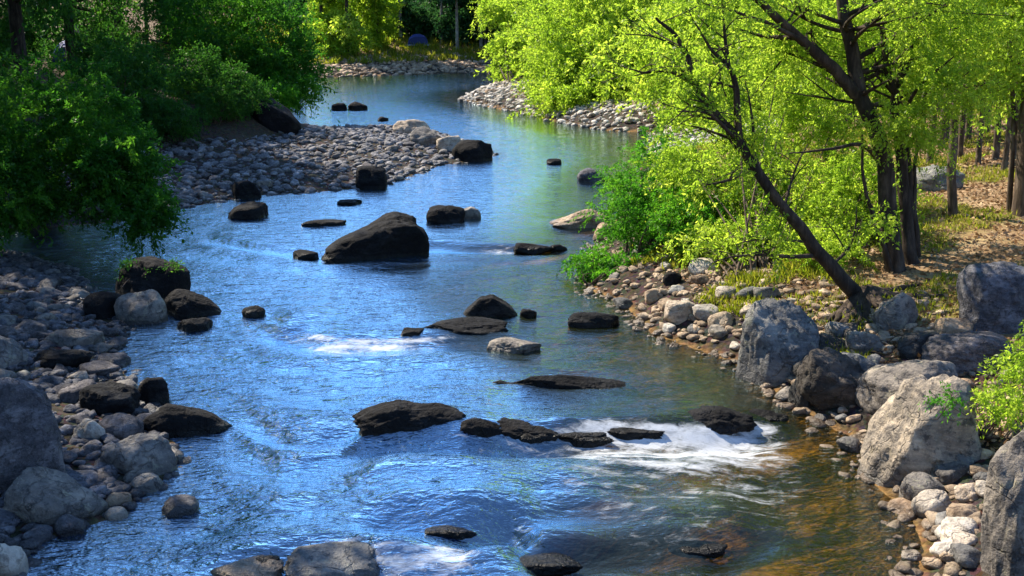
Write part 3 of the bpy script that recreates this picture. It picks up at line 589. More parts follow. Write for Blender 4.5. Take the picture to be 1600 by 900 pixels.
# ------------------------------------------------------------------ foliage and trees
def leaves(q, pos, along, size, seed, aspect=0.42, fold=0.25, tint=None):
    r = np.random.default_rng(seed); n = len(pos)
    d = along/(np.linalg.norm(along, axis=1)[:, None]+1e-9)
    a = r.normal(size=(n, 3)); s = np.cross(d, a); s /= np.linalg.norm(s, axis=1)[:, None]+1e-9
    nn = np.cross(d, s); L = size*r.uniform(.5, 1.55, n)[:, None]; Wd = L*aspect
    mid = pos+d*L*0.45
    v = np.stack([pos, mid+s*Wd*.5+nn*Wd*fold, pos+d*L, mid-s*Wd*.5+nn*Wd*fold], 1).reshape(-1, 3)
    f = np.arange(n*4).reshape(-1, 4)
    tv = np.repeat(r.random(n) if tint is None else tint, 4)
    q.add(v, f, tv)
def crown(centers, crad, n_sprig, n_leaf, size, seed, droop=0.35, up=0.25, slen=1.0, aspect=0.42):
    """leaf sprays around clump centres"""
    r = np.random.default_rng(seed); c = np.asarray(centers); n = len(c)
    cr = np.broadcast_to(np.asarray(crad, float), (n,))
    d = r.normal(size=(n, n_sprig, 3)); d /= np.linalg.norm(d, axis=2)[..., None]; d[..., 2] += up; d /= np.linalg.norm(d, axis=2)[..., None]
    st = c[:, None]+d*cr[:, None, None]*r.uniform(0.0, .55, (n, n_sprig, 1)); L = cr[:, None]*slen*r.uniform(.5, 1.05, (n, n_sprig))*np.where(r.random((n, n_sprig)) < .09, 2.0, 1.0)
    tt = r.uniform(0.05, 1, (n, n_sprig, n_leaf))
    p = st[:, :, None]+d[:, :, None]*(L[:, :, None]*tt)[..., None]
    p[..., 2] -= droop*L[:, :, None]*tt**2
    p += r.normal(size=p.shape)*size*0.35
    al = d[:, :, None]*0.6+r.normal(size=p.shape)*0.55; al[..., 2] -= droop*0.9
    ct = r.normal(0, .2, (n, 1, 1))
    tint = np.clip(r.normal(.5, .13, (n, n_sprig, n_leaf))+ct, 0, 1)
    q = MB(); leaves(q, p.reshape(-1, 3), al.reshape(-1, 3), size, seed+1, aspect, tint=tint.ravel()); return q
def blob(center, rad, n, seed, shell=0.35):
    """clump centres in an ellipsoid, more of them towards its uneven surface"""
    r = np.random.default_rng(seed); d = r.normal(size=(n, 3)); d /= np.linalg.norm(d, axis=1)[:, None]
    k = r.uniform(shell, 1, n)**0.6*(1+0.30*fbm(d*1.8+seed, 3)); return np.asarray(center)+d*np.asarray(rad)*k[:, None]
def stems(q, base, tips, r0, seed, bend=0.25, n=10, spread=0.15):
    r = np.random.default_rng(seed)
    for c in tips:
        b = np.asarray(base)+np.append(r.normal(0, spread, 2), -0.1); mid = (b+c)/2+np.append(r.normal(0, bend, 2), bend*.8)
        t = np.linspace(0, 1, n)[:, None]; q.tube((1-t)**2*b+2*t*(1-t)*mid+t*t*np.asarray(c), np.linspace(r0, r0*.25, n), 5)
def thing_tree(name, base, label, cat, trunk_q, limb_q, crown_q, bark, leaf, group=None):
    root = empty(name, base, label, cat, group); ch = []
    b = np.asarray(base)
    for nm, q, mt in (('trunk', trunk_q, bark), ('branches', limb_q, bark), ('crown', crown_q, leaf)):
        if q is not None and q.n: ch.append(q.build(nm, mt, root, origin=b))
    return root, ch
def limb_tips(q, path, rad, n, length, seed, up=0.3, t0=0.25):
    """side branches off a path; returns their tips and mid points"""
    r = np.random.default_rng(seed); out = []
    for k in range(n):
        i = int((t0+(1-t0)*r.random())*(len(path)-2)); p = path[i]
        d = r.normal(size=3); d[2] = abs(d[2])*.4+up; d /= np.linalg.norm(d); L = length*r.uniform(.5, 1.1)
        e = p+d*L; m = p+d*L*.5+r.normal(0, .12, 3)*L; e = e+np.array([0, 0, -.08*L])
        t = np.linspace(0, 1, 8)[:, None]; pts = (1-t)**2*p+2*t*(1-t)*m+t*t*e
        q.tube(pts, np.linspace(rad[i]*.42, 0.006, 8), 5); out += [pts[4], pts[6], e]
        for s in range(2):
            d2 = d+r.normal(size=3)*.7; d2 /= np.linalg.norm(d2); e2 = pts[4]+d2*L*.5
            q.tube(np.linspace(pts[4], e2, 5), np.linspace(rad[i]*.18, .004, 5), 4); out.append(e2)
    return out
def path_px(pts, n=10, wob=0.0, seed=0): return curve([at_y(a, b, Y) for a, b, Y in pts], n, wob, seed)

# --- twin-stemmed tree on the right bank
b0 = on_ground(1395, 425); Y0 = b0[1]
tq, lq = MB(), MB()
tA = path_px([(1402, 445, Y0), (1392, 380, Y0), (1385, 300, Y0+.05), (1375, 220, Y0+.1), (1345, 150, Y0+.1), (1325, 60, Y0+.2), (1310, -40, Y0+.3), (1300, -250, Y0+.6), (1320, -520, Y0+.8)], 8, .03, 1)
rA = np.interp(np.linspace(0, 1, len(tA)), [0, .05, .3, .6, 1], [.23, .135, .11, .09, .03]); tq.tube(tA, rA, 12)
tB = path_px([(1432, 440, Y0+.1), (1420, 370, Y0+.15), (1408, 260, Y0+.3), (1400, 150, Y0+.5), (1440, 0, Y0+.8), (1480, -220, Y0+1.1), (1490, -420, Y0+1.3)], 8, .03, 2)
rB = np.interp(np.linspace(0, 1, len(tB)), [0, .08, .5, 1], [.15, .09, .07, .02]); tq.tube(tB, rB, 10)
tC = path_px([(1428, 432, Y0+.35), (1422, 330, Y0+.4), (1416, 220, Y0+.45), (1385, 90, Y0+.5), (1362, -40, Y0+.6), (1360, -200, Y0+.7)], 8, .03, 3)
rC = np.interp(np.linspace(0, 1, len(tC)), [0, .2, 1], [.085, .06, .02]); tq.tube(tC, rC, 8)
for pts, rr in (([(1398, 440, Y0-.1), (1372, 360, Y0-.1), (1352, 290, Y0-.15), (1345, 210, Y0-.2)], .045), ([(1436, 436, Y0+.3), (1430, 330, Y0+.4), (1432, 240, Y0+.5), (1450, 120, Y0+.6)], .05)):
    pt = path_px(pts, 8, .03, 8); tq.tube(pt, np.linspace(rr, .012, len(pt)), 7)
tD = path_px([(1338, 148, Y0+.1), (1300, 105, Y0), (1250, 60, Y0-.1), (1190, 5, Y0-.2), (1120, -60, Y0-.2), (1040, -130, Y0-.2)], 8, .03, 4)
rD = np.linspace(.085, .02, len(tD)); lq.tube(tD, rD, 9)
for pts in ([(1270, 75, Y0-.05), (1220, 45, Y0-.3), (1150, 20, Y0-.5), (1100, 5, Y0-.6)], [(1250, 60, Y0-.1), (1190, 55, Y0+.3), (1130, 40, Y0+.5)], [(1300, 100, Y0), (1270, 60, Y0+.4), (1262, 0, Y0+.6)],
            [(1372, 250, Y0), (1345, 225, Y0-.4), (1290, 235, Y0-.7), (1235, 240, Y0-.9)], [(1420, 230, Y0+.45), (1460, 150, Y0+.2), (1520, 110, Y0)], [(1400, 200, Y0+.3), (1440, 130, Y0-.4), (1490, 90, Y0-.8)]):
    pt = path_px(pts, 6, .03, 5); lq.tube(pt, np.linspace(.035, .008, len(pt)), 6)
tips = limb_tips(lq, tA, rA, 26, 1.7, 11, .25, .5)+limb_tips(lq, tB, rB, 16, 1.6, 12, .25, .45)+limb_tips(lq, tD, rD, 14, 1.2, 13, .15, .2)+limb_tips(lq, tC, rC, 8, 1.2, 14, .2, .5)
cs = list(tips)
for (a, b, Y, ra, n) in [(1400, 195, Y0-.5, (.36, .4, .22), 12), (1470, 140, Y0-.3, (.55, .6, .40), 26), (1550, 90, Y0+.2, (.7, .7, .5), 22), (1250, 40, Y0+.8, (.8, .6, .5), 18), (1430, 40, Y0+.2, (.8, .7, .5), 20), (1180, 60, Y0+.9, (.8, .6, .45), 14), (1450, 215, Y0+.1, (.35, .4, .14), 8)]:
    cs += list(blob(at_y(a, b, Y), ra, n, int(a)))
cs = np.array(cs)
u, v_ = (800+F_PX*cs[:, 0]/(cs[:, 1]*CP+(CAM_H-cs[:, 2])*SP)), 450-F_PX*((cs[:, 2]-CAM_H)*CP+cs[:, 1]*SP)/(cs[:, 1]*CP+(CAM_H-cs[:, 2])*SP)
cs = cs[~((cs[:, 1] < Y0+.35) & (np.abs(u-np.interp(v_, [0, 150, 220], [1310, 1340, 1370])) < 75) & (v_ < 175)) & ~((v_ < -60) & (np.random.default_rng(4).random(len(cs)) < .45))]
cq = crown(cs, np.random.default_rng(5).uniform(.28, .5, len(cs)), 9, 32, .040, 21, .5)
thing_tree('riverside_tree', b0, 'tall tree with several thick dark stems rising from one base on right bank', 'tree', tq, lq, cq, B_DARK, L_YEL)

# --- leaning tree
b1 = on_ground(1352, 470); Y1 = b1[1]
tq, lq = MB(), MB()
tA = path_px([(1372, 490, Y1), (1335, 455, Y1), (1285, 400, Y1-.05), (1240, 345, Y1-.1), (1190, 278, Y1-.15), (1150, 215, Y1-.15), (1110, 165, Y1-.1), (1085, 128, Y1-.1), (1072, 80, Y1-.05), (1045, 45, Y1), (1025, 28, Y1)], 7, .025, 7)
rA = np.interp(np.linspace(0, 1, len(tA)), [0, .08, .3, .6, 1], [.21, .10, .07, .045, .014]); tq.tube(tA, rA, 11)
subs = [([(1155, 222, Y1-.15), (1150, 160, Y1-.2), (1138, 105, Y1-.2), (1108, 70, Y1-.2), (1080, 20, Y1-.2)], .05), ([(1138, 105, Y1-.2), (1132, 50, Y1), (1128, -10, Y1)], .03),
        ([(1085, 130, Y1-.1), (1050, 115, Y1-.2), (1010, 112, Y1-.3), (980, 105, Y1-.4)], .03), ([(1150, 218, Y1-.15), (1110, 180, Y1-.5), (1060, 175, Y1-.7)], .025),
        ([(1178, 262, Y1-.1), (1130, 285, Y1-.3), (1080, 290, Y1-.5)], .028), ([(1190, 278, Y1-.1), (1178, 230, Y1+.1), (1172, 170, Y1+.2), (1165, 120, Y1+.3)], .028),
        ([(1280, 398, Y1), (1230, 402, Y1-.3), (1170, 398, Y1-.5), (1115, 408, Y1-.7)], .032), ([(1265, 378, Y1), (1210, 375, Y1-.4), (1150, 380, Y1-.6)], .02),
        ([(1300, 415, Y1), (1330, 380, Y1+.3), (1340, 320, Y1+.5)], .025), ([(1110, 165, Y1), (1125, 110, Y1+.3), (1090, 60, Y1+.5)], .022), ([(1225, 325, Y1), (1240, 270, Y1+.3), (1262, 225, Y1+.5)], .022)]
tips = []
for k, (pts, rr) in enumerate(subs):
    pt = path_px(pts, 6, .03, 30+k); rd = np.linspace(rr, .006, len(pt)); lq.tube(pt, rd, 6)
    tips += limb_tips(lq, pt, rd*1.3, 5, .55, 60+k, .1, .3)
tips += limb_tips(lq, tA, rA, 12, .8, 90, .3, .45)
tips = np.array(tips); tips = tips[np.random.default_rng(9).random(len(tips)) < .5]
cq = crown(tips, np.random.default_rng(6).uniform(.15, .30, len(tips)), 6, 13, .05, 31, .5)
thing_tree('leaning_tree', b1, 'dark thin tree leaning out over the river from the right bank', 'tree', tq, lq, cq, B_DARK, L_YEL)

def gp(x, y): return np.array([x, y, gz(x, y)])
# --- bushes : stems + crown of leaf sprays
def bush(px, pyb, blobs, leaf, label, n_sprig=10, n_leaf=42, size=.038, cr=(.22, .42), seed=1, name='bush', nst=26, bark=B_BRN, r0=.018, droop=.4, group=None, cat='bush', base=None):
    b = on_ground(px, pyb) if base is None else np.asarray(base, float)
    cs = np.concatenate([blob(c, ra, n, seed*10+k) for k, (c, ra, n) in enumerate(blobs)])
    gzv = ground_info(cs[:, 0], cs[:, 1])[0]; cs[:, 2] = np.maximum(cs[:, 2], np.maximum(gzv, 0)+cr[0]*.6)
    sq = MB(); rr = np.random.default_rng(seed); stems(sq, b, cs[rr.permutation(len(cs))[:nst]], r0, seed, .2)
    cq = crown(cs, rr.uniform(cr[0], cr[1], len(cs)), n_sprig, n_leaf, size, seed+3, droop)
    root = empty(name, b, label, cat, group)
    sq.build('stems', bark, root, origin=b); cq.build('crown', leaf, root, origin=b); return root
A = at_y
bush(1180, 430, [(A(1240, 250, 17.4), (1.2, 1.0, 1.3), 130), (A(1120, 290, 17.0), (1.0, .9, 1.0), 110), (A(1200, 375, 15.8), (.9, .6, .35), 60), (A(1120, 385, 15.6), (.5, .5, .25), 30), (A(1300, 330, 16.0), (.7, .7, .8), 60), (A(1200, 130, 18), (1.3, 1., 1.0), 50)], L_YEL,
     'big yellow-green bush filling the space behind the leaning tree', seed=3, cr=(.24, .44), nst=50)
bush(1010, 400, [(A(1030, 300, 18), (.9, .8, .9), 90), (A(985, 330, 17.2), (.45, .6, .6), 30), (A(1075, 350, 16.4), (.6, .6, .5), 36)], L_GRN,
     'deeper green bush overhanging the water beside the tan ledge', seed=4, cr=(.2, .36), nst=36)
bush(935, 440, [(A(925, 415, 17), (.40, .4, .30), 26), (A(960, 430, 16.6), (.35, .35, .22), 16)], L_GRN, 'small low bush dipping into the water at the right bank', seed=5, cr=(.14, .25), n_leaf=16, size=.045)
bush(1350, 380, [(A(1340, 330, Y0+1.2), (.7, .5, .8), 40), (A(1290, 400, Y0+.5), (.5, .5, .35), 24)], L_YEL, 'yellow-green thicket at the foot of the twin-stemmed tree', seed=6, cr=(.2, .35))
# far right sunny bushes beyond the point
bush(960, 185, [(A(930, 70, 50), (3.4, 3, 3.4), 130), (A(1010, 100, 47), (3, 2.6, 2.4), 100), (A(890, 130, 48), (1.6, 1.6, 1.3), 50), (A(960, -60, 52), (4, 3, 3.5), 60), (A(900, 165, 46), (2.0, 1.2, .7), 50), (A(990, 170, 45), (1.6, 1.2, .8), 40)], L_YEL, 'largest sunlit yellow-green bush on the far right point', seed=7, cr=(.6, 1.2), n_sprig=13, n_leaf=32, size=.12, nst=16, r0=.05, base=gp(7.0, 52.5))
bush(805, 130, [(A(805, 100, 60), (1.4, 1.4, 1.6), 60), (A(850, 90, 58), (1.8, 1.6, 2.4), 70)], L_YEL, 'outermost sunlit bush at the tip of the far right point', seed=8, cr=(.6, 1.0), n_sprig=11, n_leaf=24, size=.16, nst=20, r0=.05)
bush(860, 120, [(A(800, 15, 62), (2.0, 1.6, 1.0), 50), (A(850, 40, 62), (1.6, 1.4, 1.0), 40)], L_YEL, 'lit leafy boughs spreading over the water above the outermost bush of the far point', seed=23, cr=(.5, .9), n_sprig=10, n_leaf=22, size=.14, nst=14, r0=.06, name='tree', cat='tree', base=gp(4.0, 67.5))
bush(1080, 180, [(A(1090, 90, 40), (2.6, 2, 2.6), 110), (A(1130, 170, 36), (1.8, 1.5, 1.3), 60), (A(1180, 20, 44), (3, 3, 3), 50)], L_YEL, 'sunlit bush behind the leaning tree on the far right shore', seed=9, cr=(.55, 1.0), n_sprig=11, n_leaf=24, size=.13, nst=24, r0=.05)
bush(1280, 200, [(A(1290, 100, 34), (2.4, 2, 2.4), 60), (A(1400, 90, 33), (2.0, 2, 2.2), 50)], L_YEL, 'sunlit bush seen between the stems of the twin-stemmed tree', seed=10, cr=(.5, .9), n_sprig=10, n_leaf=22, size=.12, nst=20, r0=.05)
# left bank bushes
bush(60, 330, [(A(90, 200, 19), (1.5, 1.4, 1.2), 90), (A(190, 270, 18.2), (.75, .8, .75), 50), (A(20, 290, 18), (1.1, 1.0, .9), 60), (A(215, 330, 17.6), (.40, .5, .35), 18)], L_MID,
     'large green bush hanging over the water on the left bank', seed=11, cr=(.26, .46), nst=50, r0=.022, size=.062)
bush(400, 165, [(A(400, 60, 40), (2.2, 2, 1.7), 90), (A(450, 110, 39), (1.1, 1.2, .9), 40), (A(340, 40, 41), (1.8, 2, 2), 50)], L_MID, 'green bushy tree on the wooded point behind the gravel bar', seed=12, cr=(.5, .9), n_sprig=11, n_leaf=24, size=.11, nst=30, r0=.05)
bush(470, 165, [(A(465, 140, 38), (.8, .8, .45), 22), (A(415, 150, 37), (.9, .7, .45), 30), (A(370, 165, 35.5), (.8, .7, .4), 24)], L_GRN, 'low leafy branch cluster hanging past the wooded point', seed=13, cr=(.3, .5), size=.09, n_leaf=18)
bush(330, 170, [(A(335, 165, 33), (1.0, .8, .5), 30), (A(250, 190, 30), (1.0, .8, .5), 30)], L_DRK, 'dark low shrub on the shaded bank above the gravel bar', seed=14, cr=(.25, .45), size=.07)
# right edge shrub by the cream boulder
bush(1590, 640, [(A(1585, 600, 8.9), (.30, .3, .30), 34), (A(1560, 640, 8.6), (.18, .2, .12), 12), (A(1600, 550, 9.2), (.2, .2, .22), 14)], L_YEL, 'small leafy shrub growing behind the big cream-topped boulder at right edge', seed=15, cr=(.08, .16), n_sprig=7, n_leaf=10, size=.035, nst=16, r0=.006)
bush(1490, 620, [(A(1475, 628, 8.4), (.14, .12, .07), 9)], L_GRN, 'sprig of green leaves lying over the face of the cream-topped boulder', seed=16, cr=(.06, .1), n_sprig=5, n_leaf=8, size=.03, nst=6, r0=.004, name='sprig', cat='plant', base=at_y(1500, 630, 8.5))
tp = np.array(tuft_rock.location)
bush(0, 0, [(tp+np.array([-.28, -.1, .42]), (.16, .14, .14), 9), (tp+np.array([.34, -.05, .40]), (.12, .12, .14), 8)], L_DRK, 'green tufts growing on the black block at the left bank', seed=17, cr=(.08, .14), n_sprig=6, n_leaf=10, size=.04, nst=8, r0=.005, name='tufts', cat='plant', base=tp+np.array([0, 0, .3]))

# --- generic trees
def build_tree(name, base, H, r0, leaf, bark, label, seed, lean=(0, 0), crown_from=.35, spread=2.2, nb=34, size=.12, cr=(.5, .9), ns=9, nl=16, group=None, up=.2, extra=None):
    r = np.random.default_rng(seed); b = np.asarray(base, float)
    pts = [b+np.array([0, 0, -.2]), b+np.array([lean[0]*.2, lean[1]*.2, H*.25]), b+np.array([lean[0]*.55+r.normal(0, .1), lean[1]*.55, H*.6]), b+np.array([lean[0], lean[1], H])]
    tr = curve(pts, 10, .05, seed); rd = np.interp(np.linspace(0, 1, len(tr)), [0, .04, .5, 1], [r0*1.35, r0, r0*.65, r0*.12])
    tq, lq = MB(), MB(); tq.tube(tr, rd, 10); tips = limb_tips(lq, tr, rd, nb, spread, seed+1, up, crown_from)
    if extra: tips += extra
    tips = np.array(tips); cq = crown(tips, r.uniform(cr[0], cr[1], len(tips)), ns, nl, size, seed+2, .4)
    return thing_tree(name, b, label, 'tree', tq, lq, cq, bark, leaf, group)
def build_conifer(name, base, H, r0, leaf, bark, label, seed, R=2.6, start=.06, group=None, size=.3):
    r = np.random.default_rng(seed); b = np.asarray(base, float); tq, lq = MB(), MB()
    tr = curve([b+np.array([0, 0, -.2]), b+np.array([r.normal(0, .08), 0, H*.5]), b+np.array([0, 0, H])], 10); tq.tube(tr, np.linspace(r0, .03, len(tr)), 9)
    cs, rd = [], []
    for k in range(60):
        f = start+(1-start)*(k/60.0)**.9; L = R*(1-f)**.75*r.uniform(.6, 1.1)+.25; a = r.uniform(0, 6.28); d = np.array([math.cos(a), math.sin(a), -.12])
        p = b+np.array([0, 0, H*f]); e = p+d*L; lq.tube(np.linspace(p, e, 4), np.linspace(.04, .01, 4), 4)
        for s in (.35, .65, .95): cs.append(p+d*L*s); rd.append(.3+.28*L*.5)
    cq = crown(np.array(cs), np.array(rd), 7, 13, size, seed+2, .5, .0, aspect=.35)
    return thing_tree(name, b, label, 'tree', tq, lq, cq, bark, leaf, group)

# right edge and slope trees
bb = on_ground(1600, 335); e = A(1592, 0, bb[1])
build_tree('tree', bb, 8.5, .16, L_YEL, B_BRN, 'tree with pale bark at the right edge of the wooded slope', 201, (-.3, .2), .3, 1.8, 34, .075, (.35, .6), 9, 18)
bb = on_ground(1490, 340)
build_tree('tree', bb, 5.5, .075, L_YEL, B_BRN, 'slim reddish-brown young tree in front of the low rock heap', 202, (-.5, .2), .45, 1.0, 18, .065, (.25, .42), 8, 15)
bb = on_ground(1578, 332)
build_tree('tree', bb, 5.0, .045, L_YEL, B_BRN, 'thin young tree right of the slim reddish one on the slope', 203, (-.4, .2), .45, .9, 14, .065, (.25, .4), 8, 14)
bb = on_ground(1612, 300)
build_tree('tree', bb, 4.5, .05, L_YEL, B_DARK, 'thin dark tree slanting left into view at the right edge', 204, (-1.6, .4), .5, .9, 12, .065, (.25, .4), 8, 14)
# slope forest behind, copies of two kinds
r = np.random.default_rng(77)
pr, prc = build_tree('slim_tree', gp(13, 30), 9, .11, L_YEL, B_BRN, 'slim brown-stemmed tree in the sparse sunny wood up the right slope', 210, (.3, 0), .35, 1.7, 26, .11, (.45, .8), 8, 14, 'slim trees up the right slope')
n = 0
for k in range(400):
    xx, yy = r.uniform(8, 30), r.uniform(23, 62)
    h, sd_, _ = ground_info(xx, yy)
    if sd_[0] < 5 or abs(xx) > yy*.55+3: continue
    copy_tree(pr, (xx, yy, h[0]), r.uniform(0, 6.3), r.uniform(.7, 1.25), ch=prc); n += 1
    if n >= 40: break
for (px, py, s_) in [(1452, 255, .6), (1500, 246, .55), (1528, 258, .5), (1556, 248, .6), (1584, 244, .55), (1470, 232, .7), (1512, 222, .7), (1592, 222, .8), (1440, 228, .7), (1540, 212, .8), (1484, 262, .45), (1568, 268, .5)]:
    p = on_ground(px, py); copy_tree(pr, p, r.uniform(0, 6.3), s_, ch=prc)
# left bank forest
bb = on_ground(190, 118)
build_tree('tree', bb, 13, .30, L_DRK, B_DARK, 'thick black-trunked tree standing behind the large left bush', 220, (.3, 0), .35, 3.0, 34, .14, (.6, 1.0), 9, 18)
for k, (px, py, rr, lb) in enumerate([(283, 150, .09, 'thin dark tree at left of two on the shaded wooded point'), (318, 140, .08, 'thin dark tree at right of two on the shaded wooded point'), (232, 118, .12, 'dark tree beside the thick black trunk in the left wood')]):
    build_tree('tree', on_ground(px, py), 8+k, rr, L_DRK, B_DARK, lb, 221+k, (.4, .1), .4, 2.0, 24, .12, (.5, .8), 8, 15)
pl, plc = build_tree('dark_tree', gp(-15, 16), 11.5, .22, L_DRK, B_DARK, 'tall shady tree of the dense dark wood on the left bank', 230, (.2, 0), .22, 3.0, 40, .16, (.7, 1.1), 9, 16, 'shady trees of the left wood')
for (xx, yy, s) in [(-15.5, 20.5, 1.0), (-17, 28, 1.1), (-14.5, 33, 1.0), (-20, 22, 1.15), (-19, 37, 1.1), (-16.5, 42, .95), (-13.5, 12, .85), (-24, 31, 1.2), (-14, 47, .8), (-23, 44, 1.0), (-29, 38, 1.2), (-9.6, 8, .8), (-9.3, 12.5, .75), (-8.6, 3, .9), (-10, -4, 1.0), (-12.5, 5.5, 1.0), (-8.2, -9, 1.0)]:  # last entries: unseen trees near the camera, added to shade the left bank
    copy_tree(pl, (xx, yy, gz(xx, yy)), r.uniform(0, 6.3), s, ch=plc)
pw, pwc = build_tree('pale_trunked_tree', gp(-24, 62), 12, .22, L_YEL, B_PALE, 'pale-trunked tree lit by the sun at the back of the left wood', 240, (.2, 0), .4, 2.6, 30, .2, (.7, 1.0), 8, 14, 'pale-trunked trees behind the left wood')
for (xx, yy, s) in [(-27.5, 66, 1), (-30, 70, 1.1), (-33, 72, 1.0), (-25.5, 70, .9)]:
    copy_tree(pw, (xx, yy, gz(xx, yy)), r.uniform(0, 6.3), s, ch=pwc)
us, usc = None, None
for (xx, yy, s) in [(-10.8, 30, 1), (-9.4, 32.5, .8), (-9.8, 36, .9), (-11, 38.5, 1), (-8.9, 29.5, .6), (*on_ground(335, 196)[:2], .55), (*on_ground(365, 190)[:2], .6), (*on_ground(395, 184)[:2], .6), (*on_ground(345, 175)[:2], .7), (-12.5, 26, 1.1), (-13.5, 38, 1.2), (-15.5, 31, 1.3), (-17, 36, 1.3), (-12.2, 34.5, .7), (-15, 44, 1.3), (-19, 41, 1.4), (-12, 42, .9), (-18.5, 47, 1.4), (-22, 50, 1.4), (-14.5, 27, 1.2), (-17.5, 25, 1.2), (-20, 57, 1.3), (-16.5, 53, 1.1)]:
    bs = gp(xx, yy)
    if us is None:
        us = bush(0, 0, [(bs+np.array([0, 0, .9]), (1.3, 1.2, .8), 40)], L_DRK, 'dark shrub in the undergrowth of the shaded left wood', seed=18, cr=(.3, .55), n_sprig=9, n_leaf=18, size=.10, nst=18, base=bs, group='undergrowth shrubs of the left wood', name='shrub', cat='shrub'); usc = kids(us)
    else: copy_tree(us, bs, r.uniform(0, 6.3), s, ch=usc)
# far bank
for k, (px, Y, H, lb) in enumerate([(505, 88, 9, 'left one of the sunlit leafy trees at the far bank'), (545, 86, 10, 'dark-stemmed middle tree of the sunlit group at the far bank'), (592, 90, 9, 'right one of the sunlit leafy trees at the far bank')]):
    p = at_y(px, 90, Y); bb = gp(p[0], Y)
    build_tree('leafy_tree', bb, H, .18, L_YEL, B_DARK, lb, 250+k, (0, 0), .06, 2.0, 34, .24, (.5, .9), 8, 14)
pc, pcc = build_conifer('conifer', gp(2, 96), 13, .2, L_PIN, B_BRN, 'tall dark conifer in the shaded forest beyond the far bank', 260, group='conifers beyond the far bank')
n = 0; pts = []
for k in range(900):
    xx, yy = r.uniform(-34, 24), r.uniform(93, 135)
    if any((xx-a)**2+(yy-b)**2 < 5 for a, b in pts): continue
    if abs(xx-at_y(650, 70, 96)[0]) < 1.6 and yy < 98: continue
    if xx < -7 and yy < 110: continue
    pts.append((xx, yy)); copy_tree(pc, (xx, yy, gz(xx, yy)), r.uniform(0, 6.3), r.uniform(.7, 1.1), ch=pcc)
    if len(pts) > 110: break
pt_, ptc = build_conifer('pine', gp(5, 94), 12, .17, L_PIN, B_PALE, 'straight pale-stemmed pine at the front of the forest beyond the far bank', 265, start=.42, group='pale-stemmed pines beyond the far bank')
for (xx, yy, s_) in [(-4.5, 92.5, .9), (-2.6, 94.5, 1), (0.6, 93, .9), (1.6, 95, 1.05), (3.4, 92.6, .85), (4.2, 96, 1), (6.2, 93.2, .95), (-6, 96, 1), (7.5, 95, 1), (-9.5, 96, 1.0), (-12.5, 97, 1.0), (-0.8, 97, 1)]:
    copy_tree(pt_, (xx, yy, gz(xx, yy)), r.uniform(0, 6.3), s_, ch=ptc)
pf, pfc = build_tree('broad_tree', gp(14, 70), 10, .24, L_GRN, B_DARK, 'broad leafy tree in the wood behind the far right point', 270, (.3, 0), .15, 3.2, 44, .28, (.8, 1.3), 9, 16, 'broad trees behind the far right point')
for (xx, yy, s) in [(6, 74, .8), (10, 80, 1.0), (18, 64, 1.0), (23, 72, 1.1), (12, 62, .9), (28, 60, 1.1), (4, 90, .9), (30, 80, 1.2)]:
    if ground_info(xx, yy)[1][0] > 1: copy_tree(pf, (xx, yy, gz(xx, yy)), r.uniform(0, 6.3), s, ch=pfc)
fs, fsc = None, None
for k in range(30):
    xx, yy = r.uniform(-20, 8), r.uniform(93.5, 104)
    if abs(xx-at_y(650, 70, yy)[0]) < 1.5 and yy < 96: yy += 4
    bs = gp(xx, yy)
    if fs is None:
        fs = bush(0, 0, [(bs+np.array([0, 0, 1.1]), (1.5, 1.4, 1.0), 40)], L_PIN, 'dark shrub filling the foot of the forest beyond the far bank', seed=19, cr=(.4, .7), n_sprig=9, n_leaf=16, size=.18, nst=16, base=bs, group='dark shrubs beyond the far bank', name='shrub', cat='shrub'); fsc = kids(fs)
    else: copy_tree(fs, bs, r.uniform(0, 6.3), r.uniform(.8, 1.5), ch=fsc)
# overhanging tree top centre-right (branch entering from the top)
bb = gp(5.2, 68)
build_tree('tree', bb, 11, .25, L_YEL, B_DARK, 'tree with lit spreading boughs above the far right point bushes', 280, (-2.5, 0), .3, 3.0, 36, .22, (.6, 1.1), 9, 18)

# ------------------------------------------------------------------ grass, leaf litter, twigs
def tufts(name, n, cond, box, hgt, mat, seed):
    r = np.random.default_rng(seed); x = r.uniform(box[0], box[1], n*12); y = r.uniform(box[2], box[3], n*12)
    h, sd, ws = ground_info(x, y); ok = np.where(cond(x, y, sd, ws))[0][:n]; k = 9
    p = np.repeat(np.stack([x[ok], y[ok], h[ok]], 1), k, 0)+r.normal(size=(len(ok)*k, 3))*np.array([.05, .05, 0])
    d = r.normal(size=p.shape)*.5; d[:, 2] = 1; q = MB(); leaves(q, p, d, hgt, seed, .16, .1); o = q.build(name, mat); o['kind'] = 'stuff'; return o
def gcond(x, y, sd, ws): return (ws['R'] > .5) & (sd > 1.0) & (fbm(np.stack([x, y, x*0], 1)*0.45+9, 4) > 0.03) & infov(x, y)
tufts('grass', 4200, gcond, (1.5, 14, 11.5, 30), .075, L_GRASS, 61)
tufts('grass', 700, lambda x, y, sd, ws: (ws['R'] > .5) & (sd > .6) & (sd < 2.2) & (thin(x, y, 8) > .12) & infov(x, y), (1.2, 4.5, 10.5, 18), .10, L_GRASS, 62)
tufts('far_grass', 5000, lambda x, y, sd, ws: (ws['F']+ws['R'] > .5) & (sd > 3.5) & infov(x, y), (-25, 22, 40, 100), .45, L_GRASS, 63)
r = np.random.default_rng(64); x = r.uniform(1.5, 16, 160000); y = r.uniform(8, 30, 160000); h, sd, ws = ground_info(x, y)
ok = np.where((ws['R'] > .5) & (sd > .7) & infov(x, y))[0][:42000]
q = MB(); d = r.normal(size=(len(ok), 3)); d[:, 2] *= .25; leaves(q, np.stack([x[ok], y[ok], h[ok]+.012], 1), d, .055, 65, .6, .2)
o = q.build('fallen_leaves', L_DRY); o['kind'] = 'stuff'
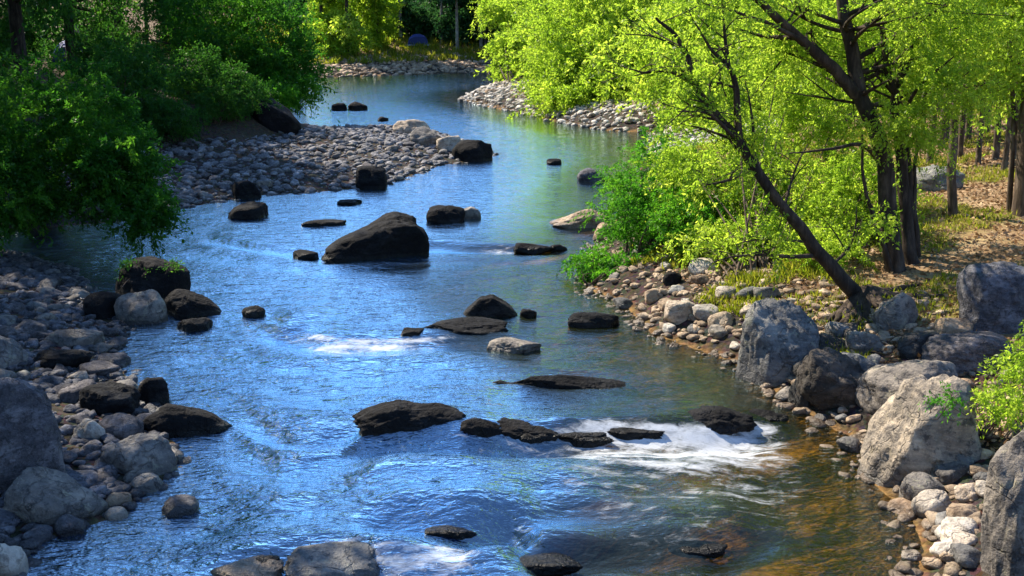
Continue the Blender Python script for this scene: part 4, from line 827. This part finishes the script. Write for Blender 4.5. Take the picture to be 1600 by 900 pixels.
# bundle of dead twigs on the right bank
q = MB(); r = np.random.default_rng(66); b = on_ground(1560, 690)
for k in range(34):
    s = b+np.append(r.normal(0, .14, 2), r.uniform(.0, .10)); a = math.radians(r.normal(35, 22)); L = r.uniform(.2, .5)
    e = s+np.array([math.cos(a)*L, math.sin(a)*L*.7, L*.35+r.normal(0, .05)]); m = (s+e)/2+r.normal(0, .03, 3)
    q.tube(curve([s, m, e], 5), np.linspace(.010, .004, 11), 5)
tag(q.build('twig_heap', B_BRN, origin=b), 'heap of dry brown twigs on the bank above the small sunny stone pile', 'twigs')
# roots under the leaning tree
q = MB()
for k in range(13):
    a = r.uniform(-2.9, .3); L = r.uniform(.4, 1.0); pts = [b1+np.array([0, 0, .12])]
    for s in (.4, .75, 1.0):
        xx, yy = b1[0]+math.cos(a)*L*s+r.normal(0, .06), b1[1]+math.sin(a)*L*s; pts.append(np.array([xx, yy, gz(xx, yy)+.03]))
    c = curve(pts, 6); q.tube(c, np.linspace(.09, .014, len(c)), 6)
tag(q.build('exposed_roots', B_DARK, origin=b1), 'exposed dark roots spreading over the bank below the leaning tree', 'roots')

# ------------------------------------------------------------------ blue tents far off in the trees
def tent(p, W, D, Hh, rz, label):
    root = empty('tent', p, label, 'tent'); root.rotation_euler = (0, 0, rz); q = MB(); n, k = 13, 9
    u = np.linspace(-1, 1, n); vv = np.linspace(-1, 1, k); U, V = np.meshgrid(u, vv)
    Z = Hh*np.sqrt(np.clip(1-np.abs(U)**2.4, 0, 1))*(1-.22*V**2); v = np.stack([U*W/2, V*D/2, Z], -1).reshape(-1, 3)
    I = (np.arange(k-1)[:, None]*n+np.arange(n-1)[None]).ravel(); q.add(v, np.stack([I, I+1, I+n+1, I+n], 1))
    q.build('canopy', plain_mat('blue_fabric', (0.02, 0.035, 0.20)), root)
    q = MB(); e = v[:n]; base = np.stack([e[:, 0], e[:, 1], 0*e[:, 0]], 1); q.add(np.concatenate([e, base])+np.array([0, .02, 0]), np.array([[i, i+1, n+i+1, n+i] for i in range(n-1)]))
    q.build('door_panel', plain_mat('dark_blue_fabric', (0.02, 0.035, 0.16)), root)
    q = MB(); q.tube(np.array([[-W*.52, -D*.51, .05], [W*.52, -D*.51, .05]]), .05, 6); q.build('groundsheet', plain_mat('pale_fabric', (0.45, 0.5, 0.6)), root)
p = at_y(650, 75, 92); tent(gp(p[0], 94), 1.8, 2.2, .95, .1, 'small blue tent at the forest edge above the far bank')
p = at_y(106, 70, 46); tent(gp(p[0], 46), 1.3, 1.6, 1.1, .3, 'blue tent glimpsed above the large left bush')
